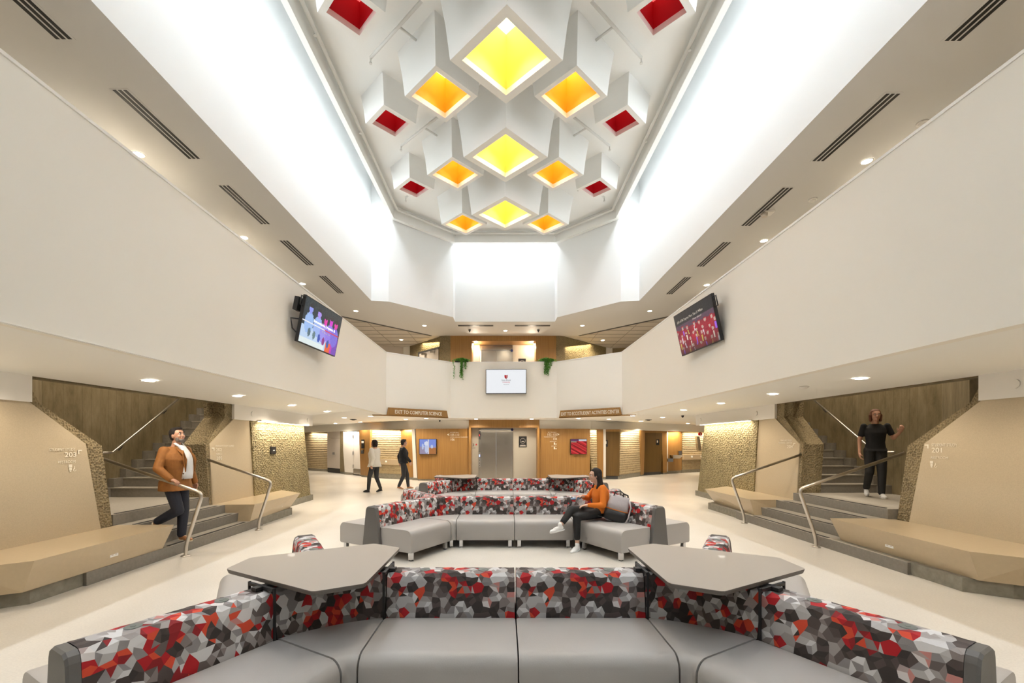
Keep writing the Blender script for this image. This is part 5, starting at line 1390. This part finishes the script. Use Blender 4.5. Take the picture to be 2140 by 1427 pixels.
    for s in ('l', 'r'):
        hp, kn, an = V(J['hip_'+s]), V(J['kn_'+s]), V(J['an_'+s]); r = g.get('leg_r', (.100, .070, .052))
        tr.limb([hp, kn, kn+(an-kn)*g.get('trouser', .97)], [r[0]*k, r[1]*k, r[2]*k])
    bake_remesh(tr, 'trousers', g['trousers'], t, .011, 3)
    for s in ('l', 'r'):
        shoe(t, J['an_'+s], J['toe_'+s], g['shoe'], g['sole'], k*.98, J.get('fu_'+s, (0, 0, 1)))
    return t, P, M, f, l, u
def joints(org, yaw, d, H=1.7):
    """local joint table (forward, left, up) -> world, scaled by H/1.7"""
    s = H/1.7; c, n = math.cos(yaw), math.sin(yaw); o = V(org); J = {}
    def W(p): p = V(p)*s; return V((p.x*c-p.y*n, p.x*n+p.y*c, p.z))
    for kk, v in d.items():
        if kk in ('hf', 'hup', 'pf', 'hd_l', 'hd_r', 'pn_l', 'pn_r', 'th_l', 'th_r', 'fu_l', 'fu_r'): J[kk] = W(v).normalized()
        else: J[kk] = o+W(v)
    return J
BASE = dict(pelvis=(0, 0, .93), waist=(0, 0, 1.06), chest=(0, 0, 1.24), neck=(-.01, 0, 1.435), head=(.025, 0, 1.575), hf=(1, 0, 0), hup=(0, 0, 1), pf=(1, 0, 0),
            sh_l=(0, .175, 1.375), sh_r=(0, -.175, 1.375), el_l=(-.03, .225, 1.10), el_r=(-.03, -.225, 1.10), wr_l=(.04, .235, .87), wr_r=(.04, -.235, .87),
            hd_l=(.1, 0, -1), hd_r=(.1, 0, -1), pn_l=(0, -1, 0), pn_r=(0, 1, 0), th_l=(1, 0, 0), th_r=(1, 0, 0),
            hip_l=(0, .085, .90), hip_r=(0, -.085, .90), kn_l=(.02, .09, .48), kn_r=(.02, -.09, .48), an_l=(0, .09, .085), an_r=(0, -.09, .085), toe_l=(.14, .10, .085), toe_r=(.14, -.10, .085))
# --- man in the brown jacket coming down the left stair, right hand on the near rail
d = dict(BASE); d.update(
    pelvis=(-.02, 0, .88), waist=(.0, 0, 1.01), chest=(.005, 0, 1.20), neck=(-.02, 0, 1.405), head=(.02, .0, 1.545), hf=(1, -.12, .22), hup=(-.2, 0, 1),
    sh_l=(.0, .178, 1.325), sh_r=(-.03, -.178, 1.325), el_r=(-.02, -.29, 1.08), wr_r=(.175, -.275, .925), hd_r=(.9, .02, -.22), pn_r=(-.1, 0, -1), th_r=(.3, 1, 0),
    el_l=(-.03, .27, 1.06), wr_l=(.06, .27, .84), hip_l=(-.01, .095, .86), hip_r=(-.02, -.095, .86),
    kn_l=(.03, .09, .46), an_l=(.0, .09, .075), toe_l=(.15, .08, .07), kn_r=(.11, -.09, .47), an_r=(-.235, -.07, .30), toe_r=(-.12, -.07, .215), fu_r=(.5, 0, .85))
J = joints((-4.79, 6.45, .15), math.radians(-6), d, 1.70)
man, P, M, f, l, u = person('man', 'person in brown jacket and white shirt walking down the left stair, hand on rail', J, (-4.79, 6.45, .15),
    dict(skin='skin', hair='hair_dark', hairstyle='short', beard='hair_grey', top='corduroy', top_name='jacket', trousers='jeans_navy', shoe='leather_tan', sole='sole_cream', fat=(1.14, 1.26), grow=.034,
         sleeve_r=(.068, .060, .046), hem=J['pelvis']-V((0, 0, .13)), leg_r=(.096, .076, .058), curl_r=.85, curl_l=.5), 1.0)
fw = V((math.cos(math.radians(-6)), math.sin(math.radians(-6)), 0)); lt = V((-fw.y, fw.x, 0))
def sec(c, a, b, w0, dd): return [V(c)+fw*(dd+.012-.5*((x/w0)**2)*.05)+lt*(b+x) for x in (-w0, -w0*.5, 0, w0*.5, w0)]+[V(c)+fw*(dd-.05)+lt*(b+x) for x in (w0, 0, -w0)]
o = V((-4.79, 6.45, .15))
sm = MB(); R = []
for z, w0, dd in ((.92, .080, .190), (1.0, .076, .204), (1.10, .068, .212), (1.20, .060, .215), (1.28, .054, .190), (1.34, .052, .145), (1.385, .056, .095), (1.41, .060, .06)): R.append(sec(o+V((0, 0, z)), 0, 0, w0, dd+.012))
q = sm.loft(R, True, 0, True).build('shirt_front', 'shirt_white', man)
cl = MB()
for s in (-1, 1):
    a = o+V((0, 0, 1.385))
    cl.prism([a+fw*.10+lt*s*.012, a+fw*.115+lt*s*.05+V((0, 0, -.02)), a+fw*.02+lt*s*.085+V((0, 0, .045)), a+fw*.03+lt*s*.06+V((0, 0, .06))], fw*.012)
cl.build('collar', 'shirt_white', man)
lp = MB()
for s in (-1, 1):
    a = o
    lp.prism([a+V((0, 0, 1.36))+fw*.06+lt*s*.085, a+V((0, 0, 1.27))+fw*.185+lt*s*.10, a+V((0, 0, 1.20))+fw*.205+lt*s*.115, a+V((0, 0, 1.02))+fw*.212+lt*s*.082, a+V((0, 0, 1.2))+fw*.212+lt*s*.064, a+V((0, 0, 1.33))+fw*.150+lt*s*.055], fw*.014)
lp.build('lapel', 'corduroy', man)
for z in (1.0, .92): MB().ball(o+V((0, 0, z))+fw*.205-lt*.105, .011).build('button', 'button_dark', man)
cf = J['wr_r']+(J['el_r']-J['wr_r']).normalized()*.012
MB().cyl(cf, cf+(J['el_r']-J['wr_r']).normalized()*.03, .034, .038).build('shirt_cuff', 'shirt_white', man)

# --- seated woman in the orange jumper
def Wd(x, y, z): return V((x, y, z))
J = dict(pelvis=Wd(1.49, 6.76, .53), waist=Wd(1.51, 6.77, .65), chest=Wd(1.51, 6.78, .80), neck=Wd(1.465, 6.78, .965), head=Wd(1.41, 6.78, 1.085), hf=V((-1, -.14, .02)), hup=V((-.05, 0, 1)), pf=V((-1, -.25, .1)),
         sh_l=Wd(1.50, 6.62, .905), sh_r=Wd(1.48, 6.94, .905), el_l=Wd(1.48, 6.52, .665), el_r=Wd(1.34, 7.0, .71), wr_l=Wd(1.255, 6.54, .665), wr_r=Wd(1.22, 6.80, .76),
         hd_l=V((-1, .1, -.08)), hd_r=V((-1, -.1, -.05)), pn_l=V((0, 0, -1)), pn_r=V((0, -.4, -1)), th_l=V((0, 1, 0)), th_r=V((0, -1, 0)),
         hip_l=Wd(1.45, 6.69, .525), hip_r=Wd(1.45, 6.84, .53), kn_l=Wd(1.08, 6.48, .50), kn_r=Wd(1.01, 6.52, .60), an_l=Wd(1.085, 6.46, .09), an_r=Wd(.83, 6.42, .385),
         toe_l=Wd(1.00, 6.38, .065), toe_r=Wd(.69, 6.40, .355), fu_r=V((-.15, 0, 1)))
wom, P, M, f, l, u = person('woman', 'person with long dark hair and orange jumper sitting cross-legged on the middle sofa group', J, (1.49, 6.76, 0),
    dict(skin='skin_light', hair='hair_dark', hairstyle='long', top='knit_orange', top_name='jumper', trousers='trouser_black', shoe='sneaker_white', sole='sneaker_white', fat=(.95, 1.02), grow=.014,
         sleeve_r=(.058, .050, .036), trouser=.74, leg_r=(.090, .066, .050), curl_l=.45, curl_r=.6), .93)
t = thing('face_mask', 'small folded blue cloth held by the seated person in the orange jumper', 'cloth', (1.13, 6.78, .73))
b = BB(); b.ball((1.13, 6.785, .735), (.075, .035, .018)); b.ball((1.08, 6.78, .728), (.05, .04, .02)); q = bake_remesh(b, 'folded_cloth', 'denim_blue', t, .008, 2)
# backpack beside her
t = thing('backpack', 'grey and black roll-top backpack leaning beside the seated person on the sofa', 'bag', (1.65, 6.56, .42))
Rz = Matrix.Rotation(math.radians(-18), 3, 'Z') @ Matrix.Rotation(math.radians(14), 3, 'Y') @ Matrix.Diagonal((.92, .9, .86))
oc = V((1.52, 6.56, .435))
def bagring(z, wx, wy, dx=0):
    out = []
    for i in range(28):
        a = 2*math.pi*i/28; ca, sa = math.cos(a), math.sin(a); e = .55
        out.append(oc+V((.13, 0, 0))+Rz @ V((dx+wx*math.copysign(abs(ca)**e, ca), wy*math.copysign(abs(sa)**e, sa), z)))
    return out
MB().loft([bagring(.0, .155, .075), bagring(.02, .185, .095), bagring(.10, .190, .100), bagring(.20, .180, .092)], True, 0, True).build('lower_body', 'bag_black', t)
MB().loft([bagring(.198, .180, .093), bagring(.30, .165, .080), bagring(.40, .150, .055), bagring(.44, .150, .030), bagring(.445, .145, .014)], True, 0, True).build('upper_body', 'bag_grey', t)
MB().loft([bagring(.192, .1825, .095), bagring(.204, .1825, .095)], True).build('piping', 'strap_orange', t)
def bp(x, y, z): return oc+V((.13, 0, 0))+Rz @ V((x, y, z))
MB().tube([bp(-.10, -.03, .42), bp(-.09, -.05, .50), bp(-.02, -.05, .53), bp(.04, -.04, .50), bp(.05, -.02, .43)], .009, 8).build('handle', 'bag_black', t)
MB().tube([bp(.02, .02, .43), bp(.05, .0, .49), bp(.11, .0, .48), bp(.13, .0, .42)], .012, 8).build('buckle_strap', 'bag_black', t)
MB().tube([bp(.155, -.05, .40), bp(.20, -.07, .30), bp(.205, -.08, .12), bp(.18, -.08, .03)], .012, 8).build('shoulder_strap', 'bag_grey', t)
MB().tube([bp(-.17, -.06, .02), bp(-.23, -.07, .012), bp(-.28, -.05, -.0)], .008, 6).build('loose_strap', 'bag_black', t)

# --- person in black on the right stair landing
d = dict(BASE); d.update(sh_l=(0, .18, 1.375), kn_l=(.05, .09, .48), an_l=(.03, .09, .085), toe_l=(.17, .10, .085), kn_r=(.03, -.09, .50), an_r=(-.22, -.09, .16), toe_r=(-.10, -.10, .10), fu_r=(.3, 0, .95),
                         el_l=(.0, .27, 1.14), wr_l=(.12, .33, 1.24), hd_l=(.3, .3, 1), pn_l=(-1, 0, 0), el_r=(-.02, -.235, 1.10), wr_r=(.02, -.24, .86), hf=(1, .05, -.12))
J = joints((6.74, 7.98, .602), math.radians(-118), d, 1.60)
person('walker', 'person in a black T-shirt, black trousers and white shoes stepping down the right stair', J, (6.74, 7.98, .602),
    dict(skin='skin', hair='hair_red', hairstyle='bob', top='knit_black', top_name='t_shirt', trousers='trouser_black', shoe='sneaker_white', sole='sneaker_white', fat=(.92, .95), grow=.012, sleeve=.62, sleeve_r=(.052, .050, .04), hem=J['pelvis']-V((0, 0, .04)), leg_r=(.098, .072, .056)), .95)
# --- two people walking across the back lobby
d = dict(BASE); d.update(kn_l=(.14, .09, .50), an_l=(.18, .09, .09), toe_l=(.32, .10, .085), kn_r=(.00, -.09, .48), an_r=(-.16, -.09, .12), toe_r=(-.03, -.09, .085), fu_r=(.2, 0, 1),
                         el_l=(-.12, .24, 1.12), wr_l=(-.08, .27, .90), el_r=(.06, -.24, 1.12), wr_r=(.20, -.24, .95), hf=(1, .2, 0))
J = joints((-4.12, 14.1, 0), math.radians(160), d, 1.68)
person('walker', 'person in loose cream top and dark trousers walking in the back lobby', J, (-4.12, 14.1, 0),
    dict(skin='skin', hair='hair_dark', hairstyle='bob', top='jacket_cream', top_name='top', trousers='trouser_dark', shoe='black', sole='black', fat=(1.2, 1.25), grow=.03, sleeve_r=(.070, .068, .06), hem=J['pelvis']-V((0, 0, .10)), leg_r=(.098, .068, .052)), 1.0)
J = joints((-3.40, 14.95, 0), math.radians(20), d, 1.70)
person('walker', 'person in dark navy top walking in the back lobby before the lit oak recess', J, (-3.40, 14.95, 0),
    dict(skin='skin', hair='hair_dark', hairstyle='short', top='knit_black', top_name='top', trousers='trouser_dark', shoe='leather_tan', sole='sole_cream', fat=(1.1, 1.15), grow=.022, sleeve_r=(.066, .060, .05), hem=J['pelvis']-V((0, 0, .04))), 1.0)
